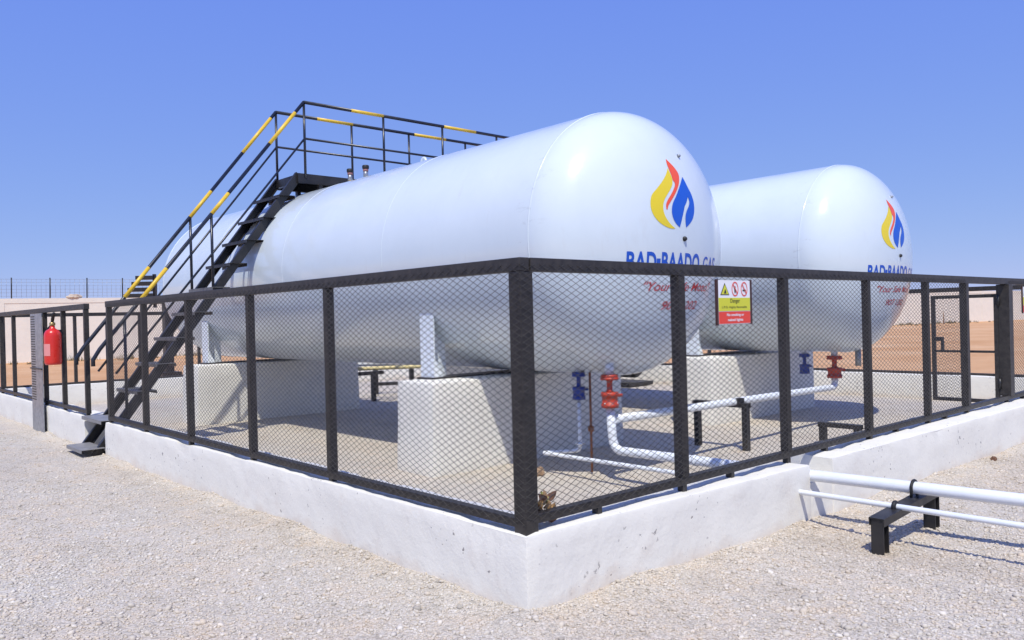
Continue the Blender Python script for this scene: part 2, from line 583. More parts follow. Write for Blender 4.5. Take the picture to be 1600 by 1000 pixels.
def build_pebbles():
    """loose stones lying on the gravel where the camera stands near enough to see them"""
    fwd = np.array([0.669, 0.743])
    rgt = np.array([0.743, -0.669])
    P = []
    for d0, d1, dens in ((3.0, 6.0, 2100), (6.0, 8.5, 1000), (8.5, 12.5, 350)):
        half = 0.80
        area = (d1 * d1 - d0 * d0) * half
        n = int(area * dens)
        d = np.sqrt(rng.uniform(d0 * d0, d1 * d1, n))
        l = rng.uniform(-half, half, n) * d
        xy = np.stack([CAM.x + fwd[0] * d + rgt[0] * l, CAM.y + fwd[1] * d + rgt[1] * l], 1)
        out = (xy[:, 0] < -0.005) | (xy[:, 1] < np.where(xy[:, 0] < 3, -0.044 * xy[:, 0], -0.132 - 0.0168 * (xy[:, 0] - 3)) - 0.01)
        near_in = (~out) & (xy[:, 0] > 0.4) & (xy[:, 1] > 0.4) & (d < 6.0) & (rng.random(n) < 0.5)
        xy = xy[out | near_in]
        P.append(xy)
    P = np.concatenate(P)
    n = len(P)
    phi = (1 + 5 ** 0.5) / 2
    ico = np.array([(-1, phi, 0), (1, phi, 0), (-1, -phi, 0), (1, -phi, 0), (0, -1, phi), (0, 1, phi), (0, -1, -phi), (0, 1, -phi),
                    (phi, 0, -1), (phi, 0, 1), (-phi, 0, -1), (-phi, 0, 1)])
    ico /= np.linalg.norm(ico[0])
    fa = np.array([(0, 11, 5), (0, 5, 1), (0, 1, 7), (0, 7, 10), (0, 10, 11), (1, 5, 9), (5, 11, 4), (11, 10, 2), (10, 7, 6), (7, 1, 8),
                   (3, 9, 4), (3, 4, 2), (3, 2, 6), (3, 6, 8), (3, 8, 9), (4, 9, 5), (2, 4, 11), (6, 2, 10), (8, 6, 7), (9, 8, 1)])
    sc = np.exp(rng.normal(np.log(0.0066), 0.40, n)).clip(0.0033, 0.022)
    ab = rng.uniform(0.75, 1.3, (n, 2))
    h = rng.uniform(0.45, 0.85, n)
    jit = 1 + rng.uniform(-0.22, 0.22, (n, 12, 1))
    V = ico[None] * jit * sc[:, None, None]
    V[:, :, 0] *= ab[:, None, 0]
    V[:, :, 1] *= ab[:, None, 1]
    V[:, :, 2] *= h[:, None]
    a = rng.uniform(0, 2 * np.pi, n)
    ca, sa = np.cos(a)[:, None], np.sin(a)[:, None]
    X = V[:, :, 0] * ca - V[:, :, 1] * sa
    Y = V[:, :, 0] * sa + V[:, :, 1] * ca
    tl = rng.uniform(-0.4, 0.4, n)[:, None]
    Z = V[:, :, 2] + X * tl
    gz = np.array([ground_h(float(x), float(y)) for x, y in P])
    V = np.stack([X + P[:, 0, None], Y + P[:, 1, None], Z + (gz + sc * h * 0.35)[:, None]], 2).reshape(-1, 3)
    F = (fa[None] + (np.arange(n) * 12)[:, None, None]).reshape(-1, 3)
    me = bpy.data.meshes.new("gravel_stones")
    me.vertices.add(len(V))
    me.vertices.foreach_set("co", V.ravel().astype(np.float32))
    me.loops.add(len(F) * 3)
    me.loops.foreach_set("vertex_index", F.ravel().astype(np.int32))
    me.polygons.add(len(F))
    me.polygons.foreach_set("loop_start", np.arange(0, len(F) * 3, 3, dtype=np.int32))
    me.update(calc_edges=True)
    me.validate()
    me.materials.append(M['pebble'])
    o = bpy.data.objects.new("gravel_stones", me)
    COL.objects.link(o)
    tag(o, "loose grey and pinkish gravel stones lying over the foreground", "gravel", kind="stuff")
    print("pebbles", n)


build_pebbles()

# ------------------------------------------------------------------ plinth walls
PT = 0.425      # plinth top
FX, FY, EX, EY = 0.06, 0.06, 12.0, 15.65     # fence lines: left X, front-right Y, far-side X, back Y


def rough_block(mb_poly, axis, a, b, step=0.11, amp=0.008, name="low_wall", seed=0.0, round_=0.02, edge_wear=0.032, parent=None, material='plinth'):
    """an extruded profile, sliced along its length, bevelled and roughened like hand-cast concrete"""
    mb = MB()
    mb.prism(mb_poly, axis, a, b)
    o = mb.build(name, material, parent)
    me = o.data
    bm = bmesh.new()
    bm.from_mesh(me)
    bmesh.ops.bevel(bm, geom=list(bm.edges), offset=round_, segments=2, affect='EDGES', profile=0.6)
    lo = Vector((min(v.co.x for v in bm.verts), min(v.co.y for v in bm.verts), min(v.co.z for v in bm.verts)))
    hi = Vector((max(v.co.x for v in bm.verts), max(v.co.y for v in bm.verts), max(v.co.z for v in bm.verts)))
    for k in range(3):
        L = hi[k] - lo[k]
        n = int(L / step)
        for i in range(1, n + 1):
            c = lo.copy()
            c[k] += L * i / (n + 1)
            nn = Vector((0, 0, 0))
            nn[k] = 1
            bmesh.ops.bisect_plane(bm, geom=list(bm.verts) + list(bm.edges) + list(bm.faces), plane_co=c, plane_no=nn)
    bm.normal_update()
    for v in bm.verts:
        p = v.co
        w = noise.noise(Vector((p.x * 2.3 + seed, p.y * 2.3, p.z * 2.3))) * amp
        w += noise.noise(Vector((p.x * 9 + seed, p.y * 9, p.z * 9))) * amp * 0.5
        edge = 1.0 if (hi.z - p.z) < round_ * 1.3 else 0.0
        w -= edge * edge_wear * max(0, noise.noise(Vector((p.x * 3 + seed, p.y * 3, 7.7))) + 0.5 * noise.noise(Vector((p.x * 11 + seed, p.y * 11, 2.2))))
        v.co = p + v.normal * w
    bm.to_mesh(me)
    bm.free()
    for p in me.polygons:
        p.use_smooth = True
    md = o.modifiers.new("edges", 'EDGE_SPLIT')
    md.split_angle = math.radians(50)
    return o


GW = "low whitewashed walls carrying the fence"
o = rough_block([(0.0, -0.15), (0.34, -0.15), (0.34, PT), (0.0, PT)], 'y', 8.63, EY + 0.2, name="low_wall", seed=2)
tag(o, "low white wall left of the stair gap, below the fire extinguisher", "wall", GW)
RW = thing("low_wall", "low white corner wall with cracked paint in the foreground, pipes passing out through it", "wall", (0, 0, 0), GW)
rough_block([(0, 0), (2.84, -0.125), (2.84, 0.34), (0.34, 0.34), (0.34, 7.70), (0, 7.70)], 'z', -0.15, PT, name="wall_block", seed=3, parent=RW)
rough_block([(2.80, -0.116), (3.30, -0.136), (3.30, 0.335), (2.80, 0.335)], 'z', -0.15, 0.295, name="wall_block", seed=4, parent=RW, edge_wear=0.03)
o = rough_block([(3.17, -0.138), (12.35, -0.29), (12.35, 0.342), (3.24, 0.342)], 'z', -0.15, PT + 0.012, name="wall_block", seed=5, parent=RW)
o = rough_block([(0.343, -0.15), (EX - 0.2, -0.15), (EX - 0.2, PT), (0.343, PT)], 'y', EY - 0.17, EY + 0.17, step=0.5, name="low_wall", seed=6)
tag(o, "low white wall at the back of the enclosure, behind the stairs", "wall", GW)
o = rough_block([(EX - 0.17, -0.15), (EX + 0.2, -0.15), (EX + 0.2, PT), (EX - 0.17, PT)], 'y', 0.36, EY + 0.2, step=0.5, name="low_wall", seed=7)
tag(o, "low white wall on the far side of the enclosure, beyond the rear tank", "wall", GW)

# ------------------------------------------------------------------ fences
Z0, Z1 = 0.465, 1.925    # underside of bottom rail, top of top rail


def strands(mb, P, s0, s1, z0, z1, dw=0.076, dh=0.038, w=0.0024, t=0.002):
    """diamond mesh: two families of flat strands clipped to the rectangle; P(s, z, n) gives the world point"""
    slope = dh / dw
    for sg in (1, -1):
        k0 = math.floor((z0 - slope * max(sg * s0, sg * s1)) / dh) - 1
        k1 = math.ceil((z1 - slope * min(sg * s0, sg * s1)) / dh) + 1
        for k in range(k0, k1):
            c = k * dh
            # z = c + sg*slope*s
            sa, sb = s0, s1
            za, zb = c + sg * slope * sa, c + sg * slope * sb
            lo, hi = sorted(((z0 - c) / (sg * slope), (z1 - c) / (sg * slope)))
            sa, sb = max(sa, lo), min(sb, hi)
            if sb - sa < 0.01:
                continue
            za, zb = c + sg * slope * sa, c + sg * slope * sb
            hw = w / 2 * math.sqrt(1 + slope * slope)
            n0 = 0.0 if sg > 0 else t
            ns = max(1, int((sb - sa) / 0.16))
            vs_, fs_ = [], []
            for i in range(ns + 1):
                s_ = sa + (sb - sa) * i / ns
                z_ = c + sg * slope * s_
                fall = min(1.0, (s_ - s0) * 4, (s1 - s_) * 4, (z_ - z0) * 4, (z1 - z_) * 4)
                wob = noise.noise(Vector((s_ * 2.6, z_ * 2.6, 0.3))) * 0.010 * max(0, fall)
                out_ = noise.noise(Vector((s_ * 1.7, z_ * 1.7, 5.3))) * 0.010 * max(0, fall)
                vs_ += [P(s_, z_ + wob - hw, n0 + out_), P(s_, z_ + wob + hw, n0 + out_),
                        P(s_, z_ + wob + hw, n0 + t + out_), P(s_, z_ + wob - hw, n0 + t + out_)]
            for i in range(ns):
                q = 4 * i
                fs_ += [(q + k, q + (k + 1) % 4, q + 4 + (k + 1) % 4, q + 4 + k) for k in range(4)]
            mb.add(vs_, fs_)


def fence_side(root, axis, fixed, out, posts, s0, s1, mesh_bays, pw=0.06, material='fence', zb=Z0, blocks=True, mids=True, post_w=None, bottom=True):
    """axis: the running axis; fixed: centre line; out: direction of the outside (-1/+1)"""
    def B(sa, sb, na, nb, za, zb_):
        n0, n1 = sorted((fixed + na, fixed + nb))
        if axis == 'y':
            return ((n0, sa, za), (n1, sb, zb_))
        return ((sa, n0, za), (sb, n1, zb_))
    top = MB()
    top.box(*B(s0, s1, -0.035, 0.035, Z1 - 0.075, Z1))
    top.build("top_rail", material, root, bevel=0.004)
    if bottom:
        bt = MB()
        bt.box(*B(s0, s1, -0.03, 0.03, zb, zb + 0.05))
        bt.build("bottom_rail", material, root, bevel=0.003)
    for i, s in enumerate(posts):
        hw = (post_w[i] if post_w else pw) / 2
        mb = MB()
        mb.box(*B(s - hw, s + hw, -hw, hw, zb + 0.0505, Z1 - 0.0755))
        mb.build("post", material, root, bevel=0.003)
        if blocks:
            for ds in (0.0,):
                mb = MB()
                mb.box(*B(s - 0.022, s + 0.022, -0.022, 0.022, PT - 0.02, zb - 0.0005))
                mb.build("foot_block", material, root)
    for sa, sb in mesh_bays if blocks and mids else ():
        for t_ in (0.42,):
            sm = sa + (sb - sa) * t_
            if axis == 'x' and 2.75 < sm < 3.35:
                continue
            mb = MB()
            mb.box(*B(sm - 0.018, sm + 0.018, -0.024, 0.024, PT - 0.02, zb - 0.0005))
            mb.build("foot_block", material, root)
    for sa, sb in mesh_bays:
        mb = MB()
        nn = out * 0.0365

        def P(s, z, n, nn=nn):
            d = fixed + nn + out * n
            return (d, s, z) if axis == 'y' else (s, d, z)
        strands(mb, P, sa, sb, zb + 0.02, Z1 - 0.035)
        tag(mb.build("wire_mesh", 'mesh', root, fix=False), kind="stuff")


GF = "dark steel fences of the tank enclosure"
fl = thing("mesh_fence", "dark steel mesh fence on the left wall, from the corner post to the stair gap", "fence", (FX, 0, PT), GF)
fence_side(fl, 'y', FX, -1, [2.16, 3.52, 4.96, 6.31, 7.62], FX - 0.035, 7.66, [(0.025, 2.16), (2.16, 3.52), (3.52, 4.96), (4.96, 6.31), (6.31, 7.6)], zb=0.447, mids=False)
# corner post belongs to the left fence
mb = MB()
mb.box((FX - 0.033, FY - 0.033, PT - 0.02), (FX + 0.062, FY + 0.062, Z1 - 0.0765))
mb.build("corner_post", 'fence', fl, bevel=0.004)
ff = thing("mesh_fence", "dark steel fence left of the stair gap with the fire extinguisher on it", "fence", (FX, 8.6, PT), GF)
fence_side(ff, 'y', FX, -1, [8.66, 9.86, 10.98, 13.3, 14.4], 8.62, EY - 0.1, [], zb=0.452)
fr = thing("mesh_fence", "dark steel mesh fence on the right wall in front of the tank ends", "fence", (0, FY, PT), GF)
fence_side(fr, 'x', FY, -1, [1.475, 2.82, 4.255, 5.58, 6.64, 7.96, 9.3, 10.6], 0.1065, EX - 0.1,
           [(0.025, 1.475), (1.475, 2.82), (2.82, 4.255), (4.255, 5.58), (5.58, 6.6), (8.0, 9.3), (9.3, 10.6)],
           post_w=[0.07, 0.065, 0.06, 0.06, 0.075, 0.14, 0.06, 0.06])
fb = thing("rail_fence", "dark steel rail fence at the back, behind the stairs", "fence", (6, EY, PT), GF)
fence_side(fb, 'x', EY, 1, [0.3, 1.6, 2.9, 4.2, 5.5, 6.8, 8.1, 9.4, 10.7], 0.12, EX - 0.1, [], blocks=False, zb=PT - 0.01)
fs = thing("rail_fence", "dark steel rail fence on the far side, seen past the rear tank's end", "fence", (EX, 6, PT), GF)
fence_side(fs, 'y', EX, 1, [5.6, 7.0, 8.4, 9.8, 11.2, 12.6, 14.0, 15.3], 0.2, EY + 0.05, [], blocks=False, zb=PT - 0.01)

# gate leaf standing open, square to the fence
g = thing("gate", "narrow dark steel gate standing open inwards at the right-hand fence", "gate", (7.90, 0.13, 0.4))
gx = 7.90
for y in (0.135, 0.85):
    mb = MB()
    mb.box((gx - 0.022, y - 0.022, 0.42), (gx + 0.022, y + 0.022, 1.74))
    mb.build("stile", 'fence', g, bevel=0.003)
for z in (0.42, 1.02, 1.698):
    mb = MB()
    hh = 0.021 if z != 1.02 else 0.014
    mb.box((gx - hh, 0.158, z - hh + 0.021), (gx + hh, 0.827, z + hh + 0.021))
    mb.build("rail", 'fence', g)
mb = MB()
mb.box((gx - 0.03, 0.74, 1.17), (gx + 0.03, 0.827, 1.22))
mb.box((gx - 0.025, 0.735, 1.055), (gx + 0.025, 0.76, 1.17))
mb.build("latch", 'black', g)
mb = MB()
strands(mb, lambda s, z, n: (gx - 0.024 - n, s, z), 0.45, 0.84, 0.44, 1.73)
tag(mb.build("wire_mesh", 'mesh', g, fix=False), kind="stuff")
for z in (0.6, 1.6):
    mb = MB()
    mb.tube([(gx - 0.02, 0.105, z), (gx - 0.02, 0.105, z + 0.12)], 0.018, 10)
    mb.build("hinge", 'black', g)

# ------------------------------------------------------------------ tanks
TR, TZ, TY0, TA, TY1 = 1.319, 2.312, 2.13, 0.755, 11.6
TX = (3.39, 8.227)

FLAME_Y = [(-0.101, 0.659), (-0.138, 0.607), (-0.219, 0.526), (-0.329, 0.434), (-0.394, 0.378), (-0.422, 0.316), (-0.425, 0.245), (-0.401, 0.186), (-0.348, 0.133), (-0.276, 0.096), (-0.191, 0.076), (-0.133, 0.079), (-0.188, 0.11), (-0.235, 0.153), (-0.27, 0.212), (-0.274, 0.273), (-0.248, 0.336), (-0.199, 0.391), (-0.139, 0.448), (-0.095, 0.499), (-0.079, 0.538), (-0.082, 0.591), (-0.092, 0.633)]
FLAME_R = [(-0.081, 0.754), (-0.033, 0.716), (0.018, 0.666), (0.046, 0.615), (0.029, 0.548), (-0.017, 0.48), (-0.09, 0.4), (-0.161, 0.332), (-0.204, 0.288), (-0.221, 0.251), (-0.235, 0.255), (-0.232, 0.296), (-0.204, 0.339), (-0.146, 0.395), (-0.091, 0.452), (-0.057, 0.497), (-0.053, 0.527), (-0.069, 0.541), (-0.074, 0.592), (-0.084, 0.65), (-0.09, 0.698)]
FLAME_B = [(0.099, 0.594), (0.064, 0.52), (0.011, 0.461), (-0.08, 0.38), (-0.144, 0.302), (-0.165, 0.229), (-0.151, 0.168), (-0.11, 0.119), (-0.068, 0.093), (-0.064, 0.132), (-0.053, 0.195), (-0.018, 0.249), (0.040, 0.303), (0.086, 0.352), (0.117, 0.400), (0.130, 0.355), (0.110, 0.310), (0.068, 0.264), (0.036, 0.212), (0.026, 0.147), (0.030, 0.098), (0.076, 0.125), (0.151, 0.187), (0.196, 0.265), (0.209, 0.351), (0.193, 0.425), (0.151, 0.496), (0.12, 0.558)]


def smooth_poly(p, n=4):
    """Hermite curve through a closed outline, keeping its sharp points sharp"""
    P = [np.array(q, float) for q in p]
    m = len(P)
    T = []
    for i in range(m):
        a, b = P[i] - P[i - 1], P[(i + 1) % m] - P[i]
        la, lb = np.linalg.norm(a), np.linalg.norm(b)
        sharp = np.dot(a, b) / (la * lb) < 0.5
        T.append(None if sharp else (a / la + b / lb) / 2)
    out = []
    for i in range(m):
        j = (i + 1) % m
        d = P[j] - P[i]
        L = np.linalg.norm(d)
        t0 = d if T[i] is None else T[i] * L
        t1 = d if T[j] is None else T[j] * L
        for k in range(n):
            t = k / n
            q = (2 * t ** 3 - 3 * t * t + 1) * P[i] + (t ** 3 - 2 * t * t + t) * t0 + (3 * t * t - 2 * t ** 3) * P[j] + (t ** 3 - t * t) * t1
            out.append(tuple(q))
    return out


def dome_decal(bm, name, material, parent, xc, off):
    """subdivide a flat (u, v) figure and lay it on the tank's domed end"""
    bmesh.ops.triangulate(bm, faces=bm.faces)
    for _ in range(4):
        ed = [e for e in bm.edges if e.calc_length() > 0.05]
        if not ed:
            break
        bmesh.ops.subdivide_edges(bm, edges=ed, cuts=1)
        bmesh.ops.triangulate(bm, faces=bm.faces)
    org = parent.location if parent.parent is None else parent.parent.location + parent.location
    for v in bm.verts:
        u, w = v.co.x, v.co.y
        k = math.sqrt(max(0.0, 1 - (u * u + w * w) / (TR * TR)))
        n = Vector((u / TR ** 2, -k / TA, w / TR ** 2)).normalized()
        p = Vector((xc + u, TY0 - TA * k, TZ + w)) + n * off
        v.co = p - Vector(org)
    bmesh.ops.recalc_face_normals(bm, faces=bm.faces)
    me = bpy.data.meshes.new(name)
    bm.to_mesh(me)
    bm.free()
    for p in me.polygons:
        p.use_smooth = True
    me.materials.append(M[material])
    o = bpy.data.objects.new(name, me)
    COL.objects.link(o)
    o.parent = parent
    return o


def poly_bm(poly):
    bm = bmesh.new()
    bm.faces.new([bm.verts.new((u, v, 0)) for u, v in poly])
    return bm


def text_bm(body, width, left, base, height=None, shear=0.0, bold=0.0, spacing=1.0):
    """letters as a flat bmesh, scaled to a width and cap height"""
    cu = bpy.data.curves.new("lettering", 'FONT')
    cu.body = body
    cu.size = 1.0
    cu.shear = shear
    cu.offset = bold
    cu.resolution_u = 4
    cu.space_character = spacing
    ob = bpy.data.objects.new("lettering", cu)
    COL.objects.link(ob)
    dg = bpy.context.evaluated_depsgraph_get()
    dg.update()
    me = bpy.data.meshes.new_from_object(ob.evaluated_get(dg))
    bpy.data.objects.remove(ob)
    bm = bmesh.new()
    bm.from_mesh(me)
    bpy.data.meshes.remove(me)
    bmesh.ops.remove_doubles(bm, verts=bm.verts, dist=1e-5)
    xs = [v.co.x for v in bm.verts]
    x0, x1 = min(xs), max(xs)
    sx = width / (x1 - x0)
    sy = sx if height is None else height / 0.69
    for v in bm.verts:
        v.co = ((v.co.x - x0) * sx + left, v.co.y * sy + base, 0)
    return bm


def build_tank(i):
    xc = TX[i]
    lab = ("nearer white cylindrical gas tank with flame emblem, stairs climbing over it",
           "rear white cylindrical gas tank with flame emblem, right of the nearer one")[i]
    root = thing("gas_tank", lab, "gas tank", (xc, 6.8, 1.0), "white gas tanks")
    prof = []
    for k in range(0, 33):
        a = math.pi / 2 * (1 - k / 32)
        prof.append((TR * math.cos(a) if k else 0.0, TY0 - TA * math.sin(a)))
    n = 40
    for k in range(1, n):
        prof.append((TR, TY0 + (TY1 - TY0) * k / n))
    for k in range(0, 25):
        a = math.pi / 2 * k / 24
        prof.append((TR * math.cos(a) if k < 24 else 0.0, TY1 + TA * math.sin(a)))
    mb = MB()
    mb.lathe((xc, 0, TZ), prof, 128, 'y')
    sh = mb.build("shell", 'tank', root)
    bm = bmesh.new()
    bm.from_mesh(sh.data)
    bmesh.ops.remove_doubles(bm, verts=bm.verts, dist=1e-5)
    bmesh.ops.recalc_face_normals(bm, faces=bm.faces)
    bm.to_mesh(sh.data)
    bm.free()
    for p in sh.data.polygons:
        p.use_smooth = True
    for y in (TY0, 4.55, 7.0, 9.4, TY1):
        mb = MB()
        ring = []
        for k in range(96):
            a = 2 * math.pi * k / 96
            ring.append((math.cos(a), math.sin(a)))
        h = 0.005 if y in (TY0, TY1) else 0.003
        w = 0.012
        vs_ = []
        for rr, dy in ((TR - 0.003, -w), (TR + h, -w * 0.4), (TR + h, w * 0.4), (TR - 0.003, w)):
            vs_ += [(xc + c * rr, y + dy, TZ + s * rr) for c, s in ring]
        fs_ = [(j * 96 + k, j * 96 + (k + 1) % 96, (j + 1) * 96 + (k + 1) % 96, (j + 1) * 96 + k) for j in range(3) for k in range(96)]
        mb.add(vs_, fs_, True)
        mb.build("weld_seam", 'tank', root)
    for nm, poly, m in (("flame_emblem", FLAME_Y, 'logoyellow'), ("flame_emblem", FLAME_R, 'logored'), ("flame_emblem", FLAME_B, 'logoblue')):
        full, q = smooth_poly(poly), 4
        if poly is FLAME_B:      # cut at the white stem so that each half is a simple outline
            bm = poly_bm(full[0:14 * q + 1] + full[25 * q:])
            bm.faces.new([bm.verts.new((u, v, 0)) for u, v in full[14 * q:25 * q + 1]])
        else:
            bm = poly_bm(full)
        o = dome_decal(bm, nm, m, root, xc, 0.003)
        o["label"] = {"logoyellow": "yellow left flame of the emblem", "logored": "red tongue of the flame emblem", "logoblue": "blue right flame of the emblem"}[m]
    o = dome_decal(text_bm("BAD BAADO", 0.965, -0.703, -0.315, 0.165, 0, 0.028, 1.04), "lettering", 'letterblue', root, xc, 0.003)
    o["label"] = "bold blue name lettering on the tank end"
    dome_decal(poly_bm([(-0.376, -0.247), (-0.330, -0.247), (-0.330, -0.205), (-0.376, -0.205)]), "lettering", 'letterblue', root, xc, 0.003)
    dome_decal(text_bm("GAS", 0.295, 0.340, -0.31, 0.145, 0, 0.006, 1.05), "lettering", 'letterblue', root, xc, 0.003)
    o = dome_decal(text_bm("\"Your Safe Moto\"", 1.06, -0.495, -0.50, 0.082, 0.35, 0.003, 1.0), "lettering", 'letterred', root, xc, 0.003)
    o["label"] = "red slanted slogan on the tank end"
    o = dome_decal(text_bm("907 1202", 0.56, -0.235, -0.675, 0.08, 0.3, 0.003, 1.0), "lettering", 'letterred', root, xc, 0.003)
    o["label"] = "red number on the tank end"
    # small capped nozzles on the domed end
    for u, w, r in ((0.156, 0.815, 0.018), (-0.005, -0.012, 0.024)):
        k = math.sqrt(1 - (u * u + w * w) / TR ** 2)
        y = TY0 - TA * k
        mb = MB()
        mb.lathe((xc + u, y, TZ + w), [(0.0, -0.028), (r * 0.6, -0.026), (r, -0.012), (r, 0.03)], 10, 'y')
        mb.build("plug", 'ink' if r > 0.02 else 'galv', root)
    # steel saddles on the pedestals
    for yc in (3.95, 10.2):
        for s in (-1, 1):
            mb = MB()
            xo = xc + s * 1.15
            mb.box((min(xo, xo - s * 0.02), yc - 0.12, 0.973), (max(xo, xo - s * 0.02), yc + 0.12, 1.66))
            poly = [(xc + s * 1.1295, 0.973), (xc + s * 1.1295, 1.64)]
            for k in range(12):
                a = math.radians(32 + 16 * k / 11)
                poly.append((xc + s * (TR - 0.01) * math.cos(a), TZ - (TR - 0.01) * math.sin(a)))
            poly.append((xc + s * 0.86, 0.973))
            if s < 0:
                poly = poly[::-1]
            mb.prism(poly, 'y', yc + 0.04, yc + 0.06)
            mb.prism([(xc + s * 1.1505, 0.974), (xc + s * 1.03, 0.974), (xc + s * 1.1505, 1.22)][:3], 'y', yc - 0.119, yc - 0.105)
            mb.build("saddle", 'saddle', root)
        mb = MB()
        mb.box((xc - 1.20, yc - 0.13, 0.949), (xc + 1.20, yc + 0.125, 0.973))
        mb.build("base_plate", 'black', root)
    return root


tanks = [build_tank(0), build_tank(1)]
# relief valves and lifting lug on the crown of the nearer tank
for (y, dx) in ((7.34, -0.02), (6.97, 0.02)):
    x = TX[0] + dx
    z = TZ + TR - 0.005
    mb = MB()
    mb.lathe((x, y, z), [(0.052, 0.0), (0.052, 0.035), (0.038, 0.04), (0.038, 0.07)], 16)
    v = mb.build("relief_valve", 'brass', tanks[0])
    mb = MB()
    mb.lathe((x, y, z), [(0.036, 0.0705), (0.036, 0.160)], 16)
    mb.build("body", 'galv', v)
    mb = MB()
    mb.lathe((x, y, z), [(0.040, 0.1605), (0.040, 0.195)], 16)
    mb.build("collar", 'collar', v)
    mb = MB()
    mb.lathe((x, y, z), [(0.047, 0.1955), (0.05, 0.205), (0.05, 0.24), (0.04, 0.248)], 16)
    mb.build("rain_cap", 'rubber', v)
mb = MB()
ring = [(TX[0], 5.5 + 0.05 * math.cos(a), TZ + TR + 0.05 + 0.055 * math.sin(a)) for a in np.linspace(0, 2 * math.pi, 17)]
mb.tube(ring, 0.02, 8, caps=False)
mb.build("lifting_lug", 'tank', tanks[0])

# ------------------------------------------------------------------ pedestals
GP = "whitewashed concrete pedestals under the tanks"
for (xc, y0, y1, lab) in ((TX[0], 3.43, 4.08, "white concrete pedestal under the nearer tank, behind the red and blue valves"),
                          (TX[0], 9.70, 10.36, "white concrete pedestal under the far end of the nearer tank, beside the stairs"),
                          (TX[1], 3.40, 4.06, "white concrete pedestal under the near end of the rear tank"),
                          (TX[1], 9.70, 10.36, "white concrete pedestal under the far end of the rear tank")):
    o = rough_block([(xc - 1.50, -0.1), (xc + 1.48, -0.1), (xc + 1.46, 0.952), (xc - 1.46, 0.952)], 'y', y0, y1, step=0.25, amp=0.006,
                    name="concrete_pedestal", seed=xc + y0, round_=0.035, edge_wear=0.0, material='pedestal')
    tag(o, lab, "pedestal", GP)

# ------------------------------------------------------------------ stairs and walkway
SY0, SY1 = 7.80, 8.50          # stringer planes
SLOPE = 1.334
st = thing("access_stairway", "black steel stairway with yellow banded handrails rising from the wall gap over the tanks", "stairway", (0, 8.15, 0))
DZ = 3.80                      # deck top
DX = 2.74                      # where the flight meets the deck


def sz(x):
    return 0.0 + (x + 0.13) * SLOPE


for y in (SY0, SY1):
    mb = MB()
    d = Vector((1, 0, SLOPE)).normalized()
    a = Vector((-0.16, y, sz(-0.16)))
    b = Vector((DX, y, sz(DX)))
    dn = Vector((SLOPE, 0, -1)).normalized() * 0.053
    mb.bar(a + dn, b + dn, 0.012, 0.115, up=(-SLOPE, 0, 1))
    for e in (0.0, 0.106):
        c = Vector((SLOPE, 0, -1)).normalized() * e
        side = 0.025 if y == SY0 else -0.025
        mb.bar(a + c + Vector((0, side, 0)), b + c + Vector((0, side, 0)), 0.052, 0.010, up=(-SLOPE, 0, 1))
    mb.build("stringer", 'black', st)
NT = 11
for k in range(NT):
    z = 0.10 + (DZ - 0.10) * k / NT
    x = (z - 0.0) / SLOPE - 0.13 + 0.045
    w0, w1 = SY0 - 0.085, SY1 + 0.085
    if k < 2:
        w0, w1 = 7.72, 8.60
    mb = MB()
    if k == 0:
        x0, x1 = -0.27, 0.01
        w1 = 8.42
    elif k == 1:
        x0, x1 = -0.04, 0.26
    else:
        x0, x1 = x - 0.10, x + 0.15
    mb.box((x0, w0, z - 0.008), (x1, w1, z))
    mb.box((x0, w0, z - 0.045), (x0 + 0.006, w1, z - 0.0085))
    mb.box((x1 - 0.006, w0, z - 0.045), (x1, w1, z - 0.0085))
    mb.build("tread", 'steptread' if k < 2 else 'tread' if k < 7 else 'black', st, bevel=0.002)
# deck
PX1 = 9.3
mb = MB()
mb.box((DX, SY0 - 0.03, DZ - 0.006), (PX1, SY1 + 0.03, DZ))
mb.build("deck_plate", 'black', st)
for y in (SY0 - 0.04, SY1 + 0.04):
    mb = MB()
    mb.box((DX, y - 0.008, DZ - 0.125), (PX1, y + 0.008, DZ + 0.012))
    mb.box((DX, y - 0.03, DZ - 0.133), (PX1, y + 0.03, DZ - 0.1255))
    mb.build("deck_beam", 'black', st)
for x in (DX + 0.03, 4.6, 5.8, 7.0, PX1 - 0.03):
    mb = MB()
    mb.box((x - 0.03, SY0 - 0.03, DZ - 0.12), (x + 0.03, SY1 + 0.03, DZ - 0.0065))
    mb.build("cross_beam", 'black', st)
for xc in TX:       # short feet holding the deck off the crown of each tank
    for y in (SY0, SY1):
        for dx in (-0.28, 0.28):
            mb = MB()
            mb.box((xc + dx - 0.03, y - 0.05, TZ + math.sqrt(TR ** 2 - (abs(dx) + 0.03) ** 2) - 0.01), (xc + dx + 0.03, y + 0.02, DZ - 0.13))
            mb.build("deck_foot", 'black', st)

RH, MHT = 1.075, 0.545
RR = 0.0255


def banded(path, bands, name, r=RR):
    """a black tube with yellow painted bands given as length ranges along it"""
    mb = MB()
    mb.tube(path, r, 12)
    o = mb.build(name, 'rail', st)
    P = [Vector(p) for p in path]
    L = [0]
    for a, b in zip(P, P[1:]):
        L.append(L[-1] + (b - a).length)

    def at(s):
        for i in range(len(P) - 1):
            if s <= L[i + 1] + 1e-6:
                return P[i].lerp(P[i + 1], (s - L[i]) / (L[i + 1] - L[i]))
        return P[-1]
    for s0, s1 in bands:
        mb = MB()
        mb.tube([at(s0), at(s1)], r + 0.0015, 12)
        mb.build("yellow_band", 'yellow', o)
    return o


